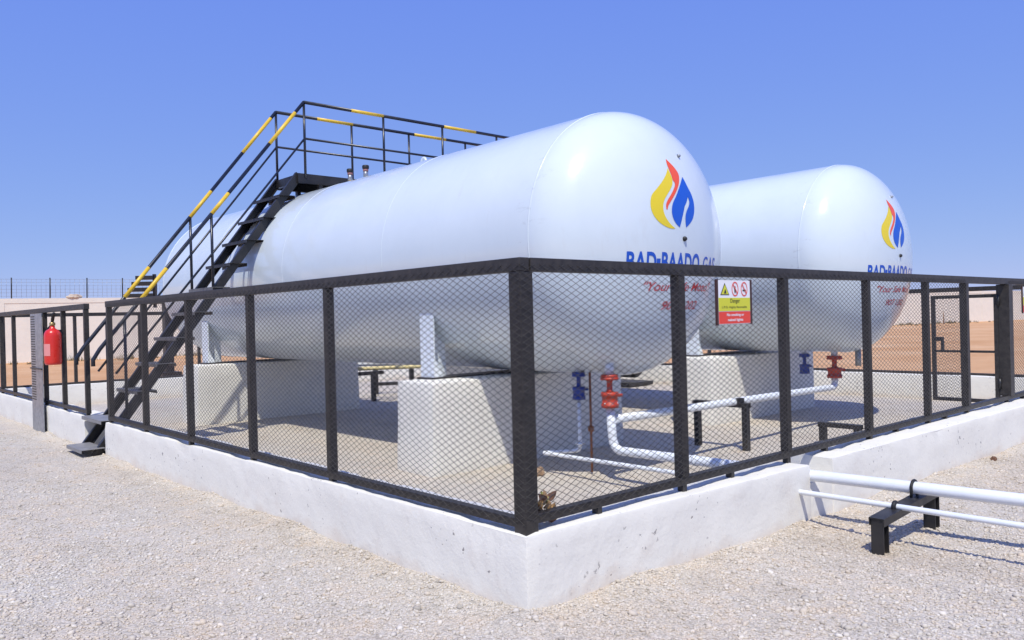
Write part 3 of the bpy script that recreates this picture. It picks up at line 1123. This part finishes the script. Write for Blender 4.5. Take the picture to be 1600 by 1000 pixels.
for y, xp, posts in ((SY0 - 0.045, 2.86, (4.25, 5.43, 6.65, 7.9, 9.2)), (SY1 + 0.03, 2.79, (4.13, 5.28, 6.55, 7.8, 9.2))):
    off = 0.0
    x_lo = -0.02

    def hz(x, h):
        return sz(x) + h + 0.05
    ztop = DZ + RH
    xt = xp
    # stair handrail: hooked lower end, rising to the deck post
    x_end = (ztop - RH - 0.05) / SLOPE - 0.13
    slope_r = (ztop - 1.33) / (xt - (-0.02))
    path = [(-0.10, y, 1.12), (-0.10, y, 1.20), (-0.02, y, 1.33), (xt, y, ztop)]
    tot = (Vector(path[3]) - Vector(path[2])).length
    hk = 0.08 + 0.1526
    near = y < 8.2
    bands = [(hk + tot * a, hk + tot * b) for a, b in (((0.17, 0.29), (0.505, 0.59), (0.806, 0.95)) if near else ((0.19, 0.3075), (0.5155, 0.628), (0.8035, 0.9695)))]
    banded(path, bands, "stair_handrail")
    mb = MB()
    mz = DZ + MHT - 0.01
    mb.tube([(0.16, y, 1.33 + 0.18 * slope_r - 0.54), (xt, y, mz)], 0.015, 10)
    mb.build("mid_rail", 'rail', st)
    banded([(xt, y, ztop), (PX1, y, ztop)], [((0.80 if near else 0.70), (1.39 if near else 1.36)), (2.60, 3.3), (4.6, 5.3)], "deck_handrail")
    mb = MB()
    mb.tube([(xt, y, mz), (PX1, y, mz)], 0.017, 10)
    mb.build("mid_rail", 'rail', st)
    for x in (xt,) + posts:
        mb = MB()
        mb.tube([(x, y, DZ - 0.05), (x, y, ztop)], 0.019, 10)
        mb.build("rail_post", 'rail', st)
    for x in (0.28, 1.43):
        mb = MB()
        zr = 1.33 + (x + 0.02) * slope_r
        mb.tube([(x, y, sz(x) - 0.06), (x, y, zr)], 0.019, 10)
        mb.build("rail_post", 'rail', st)

# ------------------------------------------------------------------ valves and pipes
def arc(c, p0, p1, r, n=6):
    """rounded corner at c between directions towards p0 and p1"""
    c, p0, p1 = Vector(c), Vector(p0), Vector(p1)
    a = c + (p0 - c).normalized() * r
    b = c + (p1 - c).normalized() * r
    return [tuple(a.lerp(c, t).lerp(c.lerp(b, t), t)) for t in [i / n for i in range(n + 1)]]


def valve(name, label, x, y, ztop, zbot, r, material):
    """flanged shut-off valve: top flange, neck, flanged body with side spindle"""
    t = thing(name, label, "valve", (x, y, zbot), None)
    h = ztop - zbot
    mb = MB()
    mb.lathe((x, y, zbot), [(r * 1.15, h * 0.84), (r * 1.15, h * 0.91), (r * 1.02, h * 0.915), (r * 1.08, h * 0.93), (r * 1.08, h)], 20)
    mb.build("top_flange", material, t)
    mb = MB()
    mb.lathe((x, y, zbot), [(r * 0.5, h * 0.47), (r * 0.36, h * 0.52), (r * 0.36, h * 0.78), (r * 0.5, h * 0.8395)], 16)
    mb.build("neck", material, t)
    mb = MB()
    mb.lathe((x, y, zbot), [(r * 1.1, 0.0), (r * 1.1, h * 0.11), (r * 0.98, h * 0.115), (r * 0.98, h * 0.34), (r * 1.1, h * 0.345), (r * 1.1, h * 0.46), (r * 0.7, h * 0.4695)], 20)
    mb.build("body", material, t)
    mb = MB()
    ang = math.radians(-40)
    e = (x + math.cos(ang) * r * 1.6, y + math.sin(ang) * r * 1.6, zbot + h * 0.36)
    mb.tube([(x, y, zbot + h * 0.36), e], r * 0.2, 8)
    mb.build("spindle", material, t)
    mb = MB()
    for k in range(6):
        a = 2 * math.pi * k / 6
        mb.tube([(x + r * 0.95 * math.cos(a), y + r * 0.95 * math.sin(a), zbot - 0.008), (x + r * 0.95 * math.cos(a), y + r * 0.95 * math.sin(a), zbot + h * 0.155)], r * 0.09, 6)
    mb.build("bolts", 'galv', t)
    return t


valve("shutoff_valve", "large red valve below the nearer tank's end", 2.93, 1.95, 1.03, 0.715, 0.076, 'redvalve')
valve("shutoff_valve", "blue valve below the nearer tank, left of its red valve", 3.02, 2.44, 1.03, 0.755, 0.06, 'bluevalve')
valve("shutoff_valve", "red valve below the rear tank's end", 7.97, 2.20, 0.95, 0.645, 0.092, 'redvalve')
valve("shutoff_valve", "blue valve below the rear tank, left of its red valve", 7.94, 2.63, 0.975, 0.69, 0.066, 'bluevalve')


def shell_bottom(xc, x, y):
    k = TR
    if y < TY0:
        k = TR * math.sqrt(1 - ((TY0 - y) / TA) ** 2)
    return TZ - math.sqrt(max(0, k * k - (x - xc) ** 2))


for xc, (x, y, zt, r), par in ((TX[0], (2.93, 1.95, 1.03, 0.045), tanks[0]), (TX[0], (3.02, 2.44, 1.03, 0.03), tanks[0]),
                               (TX[1], (7.97, 2.20, 0.95, 0.045), tanks[1]), (TX[1], (7.94, 2.63, 0.975, 0.03), tanks[1])):
    zb_ = shell_bottom(xc, x, y)
    if zb_ > zt:
        mb = MB()
        mb.tube([(x, y, zt + 0.0005), (x, y, zb_ + 0.03)], r, 12)
        mb.build("outlet_nozzle", 'pipe', par)
mb = MB()
mb.tube([(8.27, 2.0, 0.80), (8.27, 2.0, shell_bottom(TX[1], 8.27, 2.0) + 0.02)], 0.04, 12)
mb.build("drain_stub", 'galv', tanks[1])

# thick outlet pipe: red valve -> elbow -> along Y through the wall notch -> outside
t = thing("outlet_pipe", "thick white pipe from the red valve, out through the wall notch", "pipe", (3.05, 0, 0.3))
path = [(2.93, 1.95, 0.7145)] + arc((2.965, 1.95, 0.30), (2.93, 1.95, 0.7), (2.86, 0, 0.338), 0.13) + [(2.86, 0.0, 0.338), (2.915, -0.857, 0.341), (2.975, -1.507, 0.341), (3.16, -3.6, 0.341)]
mb = MB()
mb.tube(path, 0.043, 16)
mb.build("pipe", 'pipe', t)
mb = MB()
for y in (0.95,):
    mb.tube([(2.912, 0.985, 0.3195), (2.9108, 0.955, 0.32)], 0.048, 16)
mb.build("coupling", 'pipe', t)
# thin outlet pipe
t = thing("outlet_pipe", "thin white pipe running below the thick one and out through the wall", "pipe", (2.86, 0, 0.2))
mb = MB()
path = [(3.02, 2.44, 0.7545)] + arc((3.02, 2.44, 0.235), (3.02, 2.44, 0.7), (2.835, 2.80, 0.205), 0.06) + \
    arc((2.835, 2.80, 0.20), (3.02, 2.44, 0.235), (2.68, -0.12, 0.243), 0.05) + [(2.68, -0.12, 0.243), (2.60, -0.82, 0.264), (2.605, -1.6, 0.264), (2.62, -3.6, 0.264)]
mb.tube(path, 0.02, 12)
mb.build("pipe", 'pipe', t)
mb = MB()
mb.lathe((3.02, 2.44, 0), [(0.05, 0.30), (0.05, 0.315)], 14)
mb.build("flange", 'pipe', t)
t = thing("header_pipe", "long white pipe linking the red valves of both tanks", "pipe", (5.2, 1.95, 0.58))
path = [(7.97, 2.20, 0.6445)] + arc((7.97, 2.20, 0.515), (7.97, 2.20, 0.7), (2.975, 1.95, 0.595), 0.09) + [(2.98, 1.95, 0.595)]
mb = MB()
mb.tube(path, 0.043, 14)
mb.build("pipe", 'pipe', t)


def stand(name, label, x0, x1, y, z0, zt0, zt1, material='black', s=0.075, lo=(0.0, 0.0)):
    """two channel legs and a channel cross beam"""
    t = thing(name, label, "pipe stand", ((x0 + x1) / 2, y, z0), "black steel pipe stands")
    for x, zt, l in ((x0, zt0, lo[0]), (x1, zt1, lo[1])):
        mb = MB()
        q = s / 2 - 0.009
        top = zt - 0.012
        mb.box((x - q, y + q - 0.008, z0 - 0.05 + l), (x + q, y + q, top))
        mb.box((x - q, y - q, z0 - 0.05 + l), (x - q + 0.008, y + q - 0.0085, top))
        mb.box((x + q - 0.008, y - q, z0 - 0.05 + l), (x + q, y + q - 0.0085, top))
        mb.build("leg", material, t)
    mb = MB()
    a, b = Vector((x0 - s / 2, y, zt0)), Vector((x1 + s / 2, y, zt1))
    mb.bar(a + Vector((0, 0, -0.004)), b + Vector((0, 0, -0.004)), s, 0.008)
    mb.bar(a + Vector((0, s / 2 - 0.004, -0.03)), b + Vector((0, s / 2 - 0.004, -0.03)), 0.008, 0.044)
    mb.bar(a + Vector((0, -s / 2 + 0.004, -0.03)), b + Vector((0, -s / 2 + 0.004, -0.03)), 0.008, 0.044)
    mb.build("cross_beam", material, t)
    return t


s1 = stand("pipe_stand", "low black steel stand on the gravel outside, carrying both pipes", 2.36, 3.21, -0.85, 0.0, 0.238, 0.29, s=0.10)
for x, z, r in ((2.60, 0.264, 0.02), (2.915, 0.341, 0.043)):
    mb = MB()
    ring = [(x + (r + 0.006) * math.cos(a), -0.85, z + (r + 0.006) * math.sin(a)) for a in np.linspace(-0.3, math.pi + 0.3, 14)]
    mb.tube([(x + r + 0.008, -0.85, z - r - 0.02)] + ring + [(x - r - 0.008, -0.85, z - r - 0.02)], 0.016 if r < 0.03 else 0.011, 8)
    mb.build("clamp", 'rubber', s1)
s2 = stand("pipe_stand", "black steel stand inside the fence under the long linking pipe", 0, 0.66, 0, 0, 0.545, 0.545, s=0.085)
# this stand runs along Y below the header, so rotate it a quarter turn
s2.location = (5.27, 2.27, 0.0)
for ch in s2.children:
    for v in ch.data.vertices:
        x, y, z = v.co
        # built about the thing's centre (0.33, 0, 0)
        v.co = (-y, x, z)
mb = MB()
mb.box((5.27 - 0.05, 1.985, 0.5455), (5.27 + 0.05, 2.05, 0.60))
mb.build("clamp", 'rubber', s2)
s3 = stand("pipe_stand", "short black steel bracket beside the bottom rail, below the rear tank's red valve", 0, 0.42, 0, 0, 0.26, 0.26, s=0.09)
s3.location = (6.25, 1.30, 0.0)
for ch in list(s3.children):
    for v in ch.data.vertices:
        x, y, z = v.co
        v.co = (-y, x, z)

# rusty dip rod beside the blue valve
mb = MB()
mb.tube([(3.10, 2.36, 0.02), (3.10, 2.36, 1.05)], 0.012, 8)
mb.lathe((3.10, 2.36, 0.42), [(0.0, 0), (0.03, 0.01), (0.03, 0.06), (0.0, 0.07)], 10)
tag(mb.build("earth_rod", 'rust'), "thin rusty rod standing between the blue and red valves of the nearer tank", "rod")

# ------------------------------------------------------------------ signs
def flat_text(body, width, left, base, y, parent, material, bold=0.0, height=None):
    bm = text_bm(body, width, left, base, height, 0, bold)
    org = parent.location
    for v in bm.verts:
        v.co = Vector((v.co.x - org[0], y - org[1], v.co.y - org[2]))
    me = bpy.data.meshes.new("lettering")
    bm.to_mesh(me)
    bm.free()
    me.materials.append(M[material])
    o = bpy.data.objects.new("lettering", me)
    COL.objects.link(o)
    o.parent = parent
    return o


def sign(x0, x1, z0, z1, label):
    y = -0.006
    t = thing("warning_sign", label, "sign", (x0, y, z0), "warning signs wired to the fence")
    h = z1 - z0
    w = x1 - x0
    mb = MB()
    mb.box((x0, y, z0), (x1, y + 0.006, z1))
    mb.build("board", 'signwhite', t)
    for xa, xb in ((x0 - 0.022, x0 - 0.001), (x1 + 0.001, x1 + 0.024)):
        mb = MB()
        mb.box((xa, y - 0.002, z0 - 0.006), (xb, y + 0.012, z1 + 0.006))
        mb.build("batten", 'dbrown', t)
    mb = MB()
    mb.box((x0 + 0.004, y - 0.002, z0 + h * 0.30), (x1 - 0.004, y - 0.0005, z0 + h * 0.60))
    mb.build("caution_panel", 'signyellow', t)
    mb = MB()
    mb.box((x0 + 0.004, y - 0.002, z0 + 0.004), (x1 - 0.004, y - 0.0005, z0 + h * 0.285))
    mb.build("prohibition_panel", 'signred', t)
    yy = y - 0.0035
    flat_text("Danger", w * 0.30, x0 + w * 0.36, z0 + h * 0.49, yy, t, 'ink', 0.0)
    flat_text("L.P.G. Highly flammable", w * 0.78, x0 + w * 0.1, z0 + h * 0.365, yy, t, 'ink', 0.0, h * 0.05)
    flat_text("No smoking or", w * 0.54, x0 + w * 0.24, z0 + h * 0.185, yy, t, 'signwhite', 0.02, h * 0.06)
    flat_text("naked lights", w * 0.48, x0 + w * 0.27, z0 + h * 0.07, yy, t, 'signwhite', 0.02, h * 0.06)
    # warning triangle with flame
    cx, cz = x0 + w * 0.20, z0 + h * 0.665
    tw, th = w * 0.27, h * 0.27
    mb = MB()
    mb.prism([(cx - tw / 2, cz), (cx + tw / 2, cz), (cx, cz + th)], 'y', y - 0.002, y - 0.0005)
    mb.build("warning_triangle", 'ink', t)
    mb = MB()
    mb.prism([(cx - tw * 0.40, cz + th * 0.06), (cx + tw * 0.40, cz + th * 0.06), (cx, cz + th * 0.86)], 'y', y - 0.0035, y - 0.0021)
    mb.build("triangle_field", 'signyellow', t)
    mb = MB()
    mb.prism([(cx - tw * 0.13, cz + th * 0.13), (cx + tw * 0.13, cz + th * 0.13), (cx + tw * 0.10, cz + th * 0.3), (cx + tw * 0.02, cz + th * 0.5), (cx - tw * 0.07, cz + th * 0.3)], 'y', y - 0.005, y - 0.0036)
    mb.build("flame_symbol", 'ink', t)
    for c in (0.52, 0.81):
        cx, cz, r = x0 + w * c, z0 + h * 0.80, w * 0.105
        mb = MB()
        n = 28
        for k in range(n):
            a0, a1 = 2 * math.pi * k / n, 2 * math.pi * (k + 1) / n
            q = [(cx + rr * math.cos(a), cz + 1.22 * rr * math.sin(a)) for rr, a in ((r, a0), (r, a1), (r * 0.84, a1), (r * 0.84, a0))]
            mb.add([(u, y - 0.002, v) for u, v in q], [(0, 1, 2, 3)])
        s = r * 0.66
        mb.bar((cx - s, y - 0.0045, cz + s * 1.2), (cx + s, y - 0.0045, cz - s * 1.2), r * 0.16, 0.001, up=(0, 1, 0))
        mb.build("prohibition_ring", 'signred', t, fix=False)
        mb = MB()
        if c < 0.6:
            mb.prism([(cx - r * 0.2, cz - r * 0.6), (cx + r * 0.1, cz - r * 0.6), (cx + r * 0.1, cz + r * 0.35), (cx, cz + r * 0.5), (cx - r * 0.2, cz + r * 0.3)], 'y', y - 0.0035, y - 0.002)
        else:
            mb.prism([(cx - r * 0.5, cz - r * 0.3), (cx + r * 0.5, cz - r * 0.3), (cx + r * 0.5, cz - r * 0.1), (cx - r * 0.5, cz - r * 0.1)], 'y', y - 0.0035, y - 0.002)
        mb.build("symbol", 'ink', t)
    return t


sign(1.845, 2.245, 1.515, 1.822, "white, yellow and red danger sign on the mesh in front of the tank ends")
sign(8.42, 8.86, 1.50, 1.822, "yellow danger sign cut off by the picture's right edge")

# ------------------------------------------------------------------ fire extinguisher
ex = thing("fire_extinguisher", "red fire extinguisher hanging on the fence left of the stairs", "extinguisher", (-0.07, 9.84, 1.08))
cx, cy, zb_ = -0.085, 9.84, 1.085
R_ = 0.113
mb = MB()
mb.lathe((cx, cy, zb_), [(0.0, 0.0), (R_ * 0.86, 0.0), (R_ * 0.97, 0.02), (R_, 0.04), (R_, 0.40), (R_ * 0.95, 0.45), (R_ * 0.75, 0.49), (R_ * 0.4, 0.515), (0.035, 0.525), (0.03, 0.56)], 28)
bd = mb.build("cylinder", 'redgloss', ex)
mb = MB()
mb.lathe((cx, cy, zb_), [(0.028, 0.5605), (0.04, 0.565), (0.04, 0.60), (0.025, 0.61)], 12)
mb.build("valve_head", 'brass', ex)
mb = MB()
mb.tube([(cx, cy, zb_ + 0.605), (cx, cy - 0.03, zb_ + 0.66), (cx, cy - 0.10, zb_ + 0.73), (cx, cy - 0.14, zb_ + 0.735)], [0.02, 0.024, 0.022, 0.014], 8)
mb.build("handle", 'rubber', ex)
mb = MB()
mb.tube([(cx, cy + 0.03, zb_ + 0.58), (cx - 0.02, cy + 0.17, zb_ + 0.52), (cx - 0.02, cy + 0.19, zb_ + 0.35), (cx - 0.02, cy + 0.185, zb_ + 0.05)], 0.014, 8)
mb.build("hose", 'rubber', ex)


def wrap(mb, a0, a1, z0, z1, r, n=10):
    vs_ = []
    for k in range(n + 1):
        a = a0 + (a1 - a0) * k / n
        vs_ += [(cx + r * math.cos(a), cy + r * math.sin(a), z0), (cx + r * math.cos(a), cy + r * math.sin(a), z1)]
    mb.add(vs_, [(2 * k, 2 * k + 2, 2 * k + 3, 2 * k + 1) for k in range(n)], True)


mb = MB()
wrap(mb, math.radians(135), math.radians(165), zb_ + 0.33, zb_ + 0.42, R_ + 0.002)
mb.build("round_sticker", 'stickerblue', ex)
mb = MB()
wrap(mb, math.radians(165), math.radians(240), zb_ + 0.13, zb_ + 0.30, R_ + 0.002)
mb.build("instruction_label", 'stickerpale', ex)
mb = MB()
mb.box((cx + 0.02, cy - 0.02, zb_ + 0.46), (FX - 0.031, cy + 0.02, zb_ + 0.50))
mb.build("hanger", 'black', ex)

# galvanised slotted angle leaning against the wall
gp = thing("slotted_post", "galvanised slotted steel post standing on the gravel against the left fence", "post", (-0.05, 11.5, 0))
mb = MB()
mb.box((-0.055, 10.66, -0.02), (-0.045, 11.40, 1.84))
mb.box((-0.0445, 11.38, -0.02), (-0.004, 11.40, 1.80))
mb.build("angle_face", 'galv', gp)
mb = MB()
for k in range(34):
    z = 0.5 + k * 0.039
    mb.box((-0.0575, 11.10, z), (-0.0555, 11.37, z + 0.016))
mb.build("slots", 'ink', gp)
mb = MB()
mb.box((-0.075, 10.65, 0.98), (-0.058, 11.41, 1.0))
mb.build("tie", 'black', gp)

# ------------------------------------------------------------------ pipework behind the tanks
rk = thing("pipe_rack", "white and yellow pipes on black steel legs, seen below the nearer tank", "pipe rack", (5.7, 10.5, 0))
mb = MB()
mb.tube([(5.0, 11.3, 0.745), (7.6, 10.0, 0.745)], 0.06, 12)
mb.build("white_pipe", 'pipe', rk)
mb = MB()
mb.tube([(5.2, 10.9, 0.655), (7.6, 9.7, 0.655)], 0.038, 12)
mb.build("yellow_pipe", 'paleyellow', rk)
mb = MB()
mb.tube([(4.95, 11.0, 0.62), (4.95, 11.0, 0.9), (5.1, 10.9, 0.92), (5.25, 10.85, 0.8)], 0.06, 12)
mb.lathe((4.95, 11.0, 0.84), [(0.11, -0.02), (0.11, 0.02)], 16)
mb.build("elbow", 'pipe', rk)
mb = MB()
mb.box((4.75, 10.55, 0.53), (5.95, 10.62, 0.60))
mb.box((5.68, 10.55, -0.02), (5.76, 10.62, 0.5295))
mb.build("leg_frame", 'black', rk)
mb = MB()
mb.bar((6.55, 11.9, 0.60), (8.0, 11.1, 0.60), 0.07, 0.07)
mb.bar((6.55, 11.9, 0.22), (8.0, 11.1, 0.22), 0.07, 0.07)
for t_ in (0.03, 0.5, 0.97):
    x, y = 6.55 + 1.45 * t_, 11.9 - 0.8 * t_
    mb.box((x - 0.04, y - 0.04, -0.02), (x + 0.04, y + 0.04, 0.563))
mb.build("leg_frame", 'black', rk)
mb = MB()
mb.lathe((6.9, 10.35, 0.84), [(0.0, 0), (0.07, 0.0), (0.07, 0.13), (0.03, 0.15)], 12)
mb.build("gauge", 'rubber', rk)

pm = thing("pump_skid", "black pump frame beyond the tanks, seen above the red valve", "pump", (11.0, 8.6, 0))
mb = MB()
mb.box((10.7, 8.2, 0.02), (11.55, 9.3, 0.10))
mb.build("base_frame", 'black', pm, bevel=0.005)
mb = MB()
mb.lathe((11.1, 7.7, 0.45), [(0.0, 0.55), (0.2, 0.55), (0.24, 0.6), (0.24, 1.0), (0.2, 1.05), (0.0, 1.05)], 20, 'y')
for k in range(9):
    mb.lathe((11.1, 7.7, 0.45), [(0.262, 0.64 + k * 0.04), (0.262, 0.652 + k * 0.04)], 20, 'y')
mb.build("motor", 'black', pm)
mb = MB()
mb.tube([(11.1, 9.1, 0.12), (11.1, 9.1, 0.55), (11.1, 8.95, 0.62), (11.1, 8.75, 0.6)], 0.05, 10)
mb.lathe((11.1, 9.1, 0), [(0.1, 0.10), (0.1, 0.16)], 14)
mb.build("outlet_bend", 'black', pm)

# ------------------------------------------------------------------ beyond the enclosure
W0, W1 = Vector((-0.0, 0)), Vector((0, 0))


def at_px(px, depth):
    """ground point at a lateral pixel (1600 wide photograph) and depth, used only to place far things"""
    l = (px - 800) / 1258.9 * depth
    return Vector((CAM.x + 0.743 * l + 0.669 * depth, CAM.y - 0.669 * l + 0.743 * depth))


A, B = at_px(0, 41), at_px(1530, 87)
dirw = (B - A).normalized()
A2, B2 = A - dirw * 60, B + dirw * 120
nrm = Vector((-dirw.y, dirw.x))
cw = thing("compound_wall", "long cream block wall on the horizon behind the sand", "wall", (A.x, A.y, 0))
HW = 3.2
mb = MB()
p = [(A2.x, A2.y), (B2.x, B2.y), (B2.x + nrm.x * 0.3, B2.y + nrm.y * 0.3), (A2.x + nrm.x * 0.3, A2.y + nrm.y * 0.3)]
mb.prism(p, 'z', -0.4, HW - 0.25)
mb.build("wall_face", 'compound', cw)
mb = MB()
p = [(A2.x - nrm.x * 0.02, A2.y - nrm.y * 0.02), (B2.x - nrm.x * 0.02, B2.y - nrm.y * 0.02), (B2.x + nrm.x * 0.32, B2.y + nrm.y * 0.32), (A2.x + nrm.x * 0.32, A2.y + nrm.y * 0.32)]
mb.prism(p, 'z', HW - 0.2495, HW)
mb.build("coping", 'compound', cw)
for k in range(24):     # shallow piers
    c = A + dirw * (-18 + k * 6.0) - nrm * 0.02
    mb = MB()
    q = [c - dirw * 0.2, c + dirw * 0.2, c + dirw * 0.2 + nrm * 0.018, c - dirw * 0.2 + nrm * 0.018]
    mb.prism([(v.x, v.y) for v in q], 'z', -0.4, HW - 0.25)
    mb.build("pier", 'compound', cw)
wf = thing("wire_fence", "thin wire fence with dark posts on top of the far wall", "fence", (A.x, A.y, HW))
NP = 30
for k in range(NP):
    c = A + dirw * (-1.2 + k * 1.72) + nrm * 0.15
    mb = MB()
    mb.tube([(c.x, c.y, HW - 0.02), (c.x + 0.02, c.y, HW + 1.08)], 0.032, 6)
    mb.build("post", 'black', wf)
mb = MB()
c0, c1 = A + dirw * (-14) + nrm * 0.15, A + dirw * (NP * 1.72 - 2.5) + nrm * 0.15
for z in (0.12, 0.3, 0.48, 0.66, 0.84, 1.0):
    mb.tube([(c0.x, c0.y, HW + z), (c1.x, c1.y, HW + z)], 0.006, 4)
n = int((c1 - c0).length / 0.22)
for k in range(n):
    a = c0 + dirw * (k * 0.22)
    mb.tube([(a.x, a.y, HW + 0.05), (a.x + dirw.x * 0.02, a.y, HW + 1.0)], 0.006, 4)
tag(mb.build("wires", 'galv', wf), kind="stuff")


def rock(name, label, loc, size, material, seed):
    bm = bmesh.new()
    bmesh.ops.create_icosphere(bm, subdivisions=3, radius=1)
    for v in bm.verts:
        n = noise.noise(v.co * 1.4 + Vector((seed, 0, 0))) * 0.45 + noise.noise(v.co * 4 + Vector((seed, 3, 0))) * 0.15
        v.co = v.co * (1 + n)
        v.co = Vector((v.co.x * size[0], v.co.y * size[1], v.co.z * size[2]))
    me = bpy.data.meshes.new(name)
    bm.to_mesh(me)
    bm.free()
    me.materials.append(M[material])
    o = bpy.data.objects.new(name, me)
    o.location = loc
    COL.objects.link(o)
    tag(o, label, "stone", "loose stones")
    return o


c = A + dirw * 3.35 + nrm * 0.1
rock("stone", "pale clump of rubble on top of the far wall", (c.x, c.y, HW + 0.08), (0.34, 0.2, 0.16), 'palerock', 2)
rock("stone", "brown stone on the gravel just inside the near fence corner", (2.70, 2.72, 0.03), (0.06, 0.05, 0.05), 'rock', 5)
rock("stone", "dark stone on the gravel beside the right-hand wall", (6.25, -0.32, 0.02), (0.035, 0.03, 0.035), 'leaf_brown', 9)

# dry scrub and a stake at the foot of the far wall
def build_scrub():
    V, F = [], []
    r = random.Random(3)
    for k in range(260):
        t_ = r.uniform(-10, 90)
        back = abs(r.gauss(0, 1.6)) + 0.15
        c = A + dirw * t_ - nrm * back
        size = r.uniform(0.12, 0.42)
        for j in range(r.randint(14, 26)):
            a = r.uniform(0, 6.283)
            lean = r.uniform(0.1, 0.9)
            h = size * r.uniform(0.5, 1.0)
            bx, by = c.x + r.gauss(0, size * 0.35), c.y + r.gauss(0, size * 0.35)
            tx, ty = bx + math.cos(a) * lean * h, by + math.sin(a) * lean * h
            w = 0.018
            n0 = len(V)
            V += [(bx - w * math.sin(a), by + w * math.cos(a), -0.1), (bx + w * math.sin(a), by - w * math.cos(a), -0.1), (tx, ty, -0.1 + h)]
            F.append((n0, n0 + 1, n0 + 2))
    mb = MB()
    mb.add(V, F)
    tag(mb.build("dry_scrub", 'scrub', fix=False), "sparse dry scrub tufts along the foot of the far wall", "scrub", kind="stuff")


build_scrub()
c = at_px(1474, 80)
mb = MB()
mb.tube([(c.x, c.y, -0.15), (c.x + 0.03, c.y, 0.5), (c.x, c.y + 0.02, 1.05)], [0.07, 0.06, 0.04], 8)
tag(mb.build("wooden_stake", 'rock'), "thin wooden stake standing on the sand before the far wall, seen through the open gate", "stake")

# black slatted steel stand out on the sand
bs = thing("slatted_stand", "black slatted steel stand beyond the back fence, half hidden by the stairs", "stand", tuple(at_px(255, 26)) + (0,))
c = at_px(262, 26)
lat = Vector((0.743, -0.669))
c2 = at_px(243, 26)
mb = MB()
mb.box((c.x - 0.13, c.y - 0.13, -0.1), (c.x + 0.13, c.y + 0.13, 2.45))
mb.box((c.x - 0.3, c.y - 0.3, -0.1), (c.x + 0.3, c.y + 0.3, 0.12))
mb.build("column", 'black', bs)
mb = MB()
mb.bar((c2.x, c2.y, 2.2), (c2.x, c2.y, 3.28), 0.10, 0.08, up=(0.7, -0.7, 0))
mb.build("mast", 'black', bs)
for k in range(4):
    a = c2 - lat * (0.55 + 0.13 * (3 - k))
    z = 2.60 + k * 0.19
    mb = MB()
    mb.bar((a.x, a.y, z), (c2.x, c2.y, z), 0.3, 0.12)
    mb.build("slat", 'black', bs)
mb = MB()
a = c2 - lat * 0.2
mb.bar((a.x, a.y, 2.38), (c.x + 0.2, c.y - 0.18, 2.38), 0.25, 0.12)
mb.build("arm", 'black', bs)

# dry leaves caught at the corner post
dl = thing("dry_leaves", "dry tan and green leaves caught at the foot of the corner post", "leaves", (0.24, 0.14, PT))
for k in range(22):
    a = random.uniform(0, 6.28)
    p = Vector((0.21 + random.uniform(-0.06, 0.11), 0.135 + random.uniform(-0.03, 0.03), PT + 0.03 + random.uniform(-0.01, 0.12)))
    L, Wd = random.uniform(0.06, 0.11), random.uniform(0.02, 0.034)
    d = Vector((math.cos(a), math.sin(a), random.uniform(-0.4, 1.2))).normalized()
    s = d.cross(Vector((random.uniform(-1, 1), random.uniform(-1, 1), 1))).normalized()
    u = d.cross(s)
    mb = MB()
    pts = []
    for t_, w in ((0, 0.15), (0.3, 0.9), (0.6, 1.0), (0.85, 0.6), (1, 0.05)):
        cc = p + d * (L * t_) + u * (0.25 * L * math.sin(t_ * 3.1))
        pts += [cc - s * Wd * w + u * Wd * 0.4 * w, cc, cc + s * Wd * w + u * Wd * 0.4 * w]
    mb.add(pts, [(3 * i + j, 3 * i + j + 1, 3 * i + j + 4, 3 * i + j + 3) for i in range(4) for j in range(2)], True)
    mb.build("leaf", ('leaf_tan', 'leaf_tan', 'leaf_green', 'leaf_brown')[k % 4], dl, fix=False)

print("objects", len(bpy.data.objects))
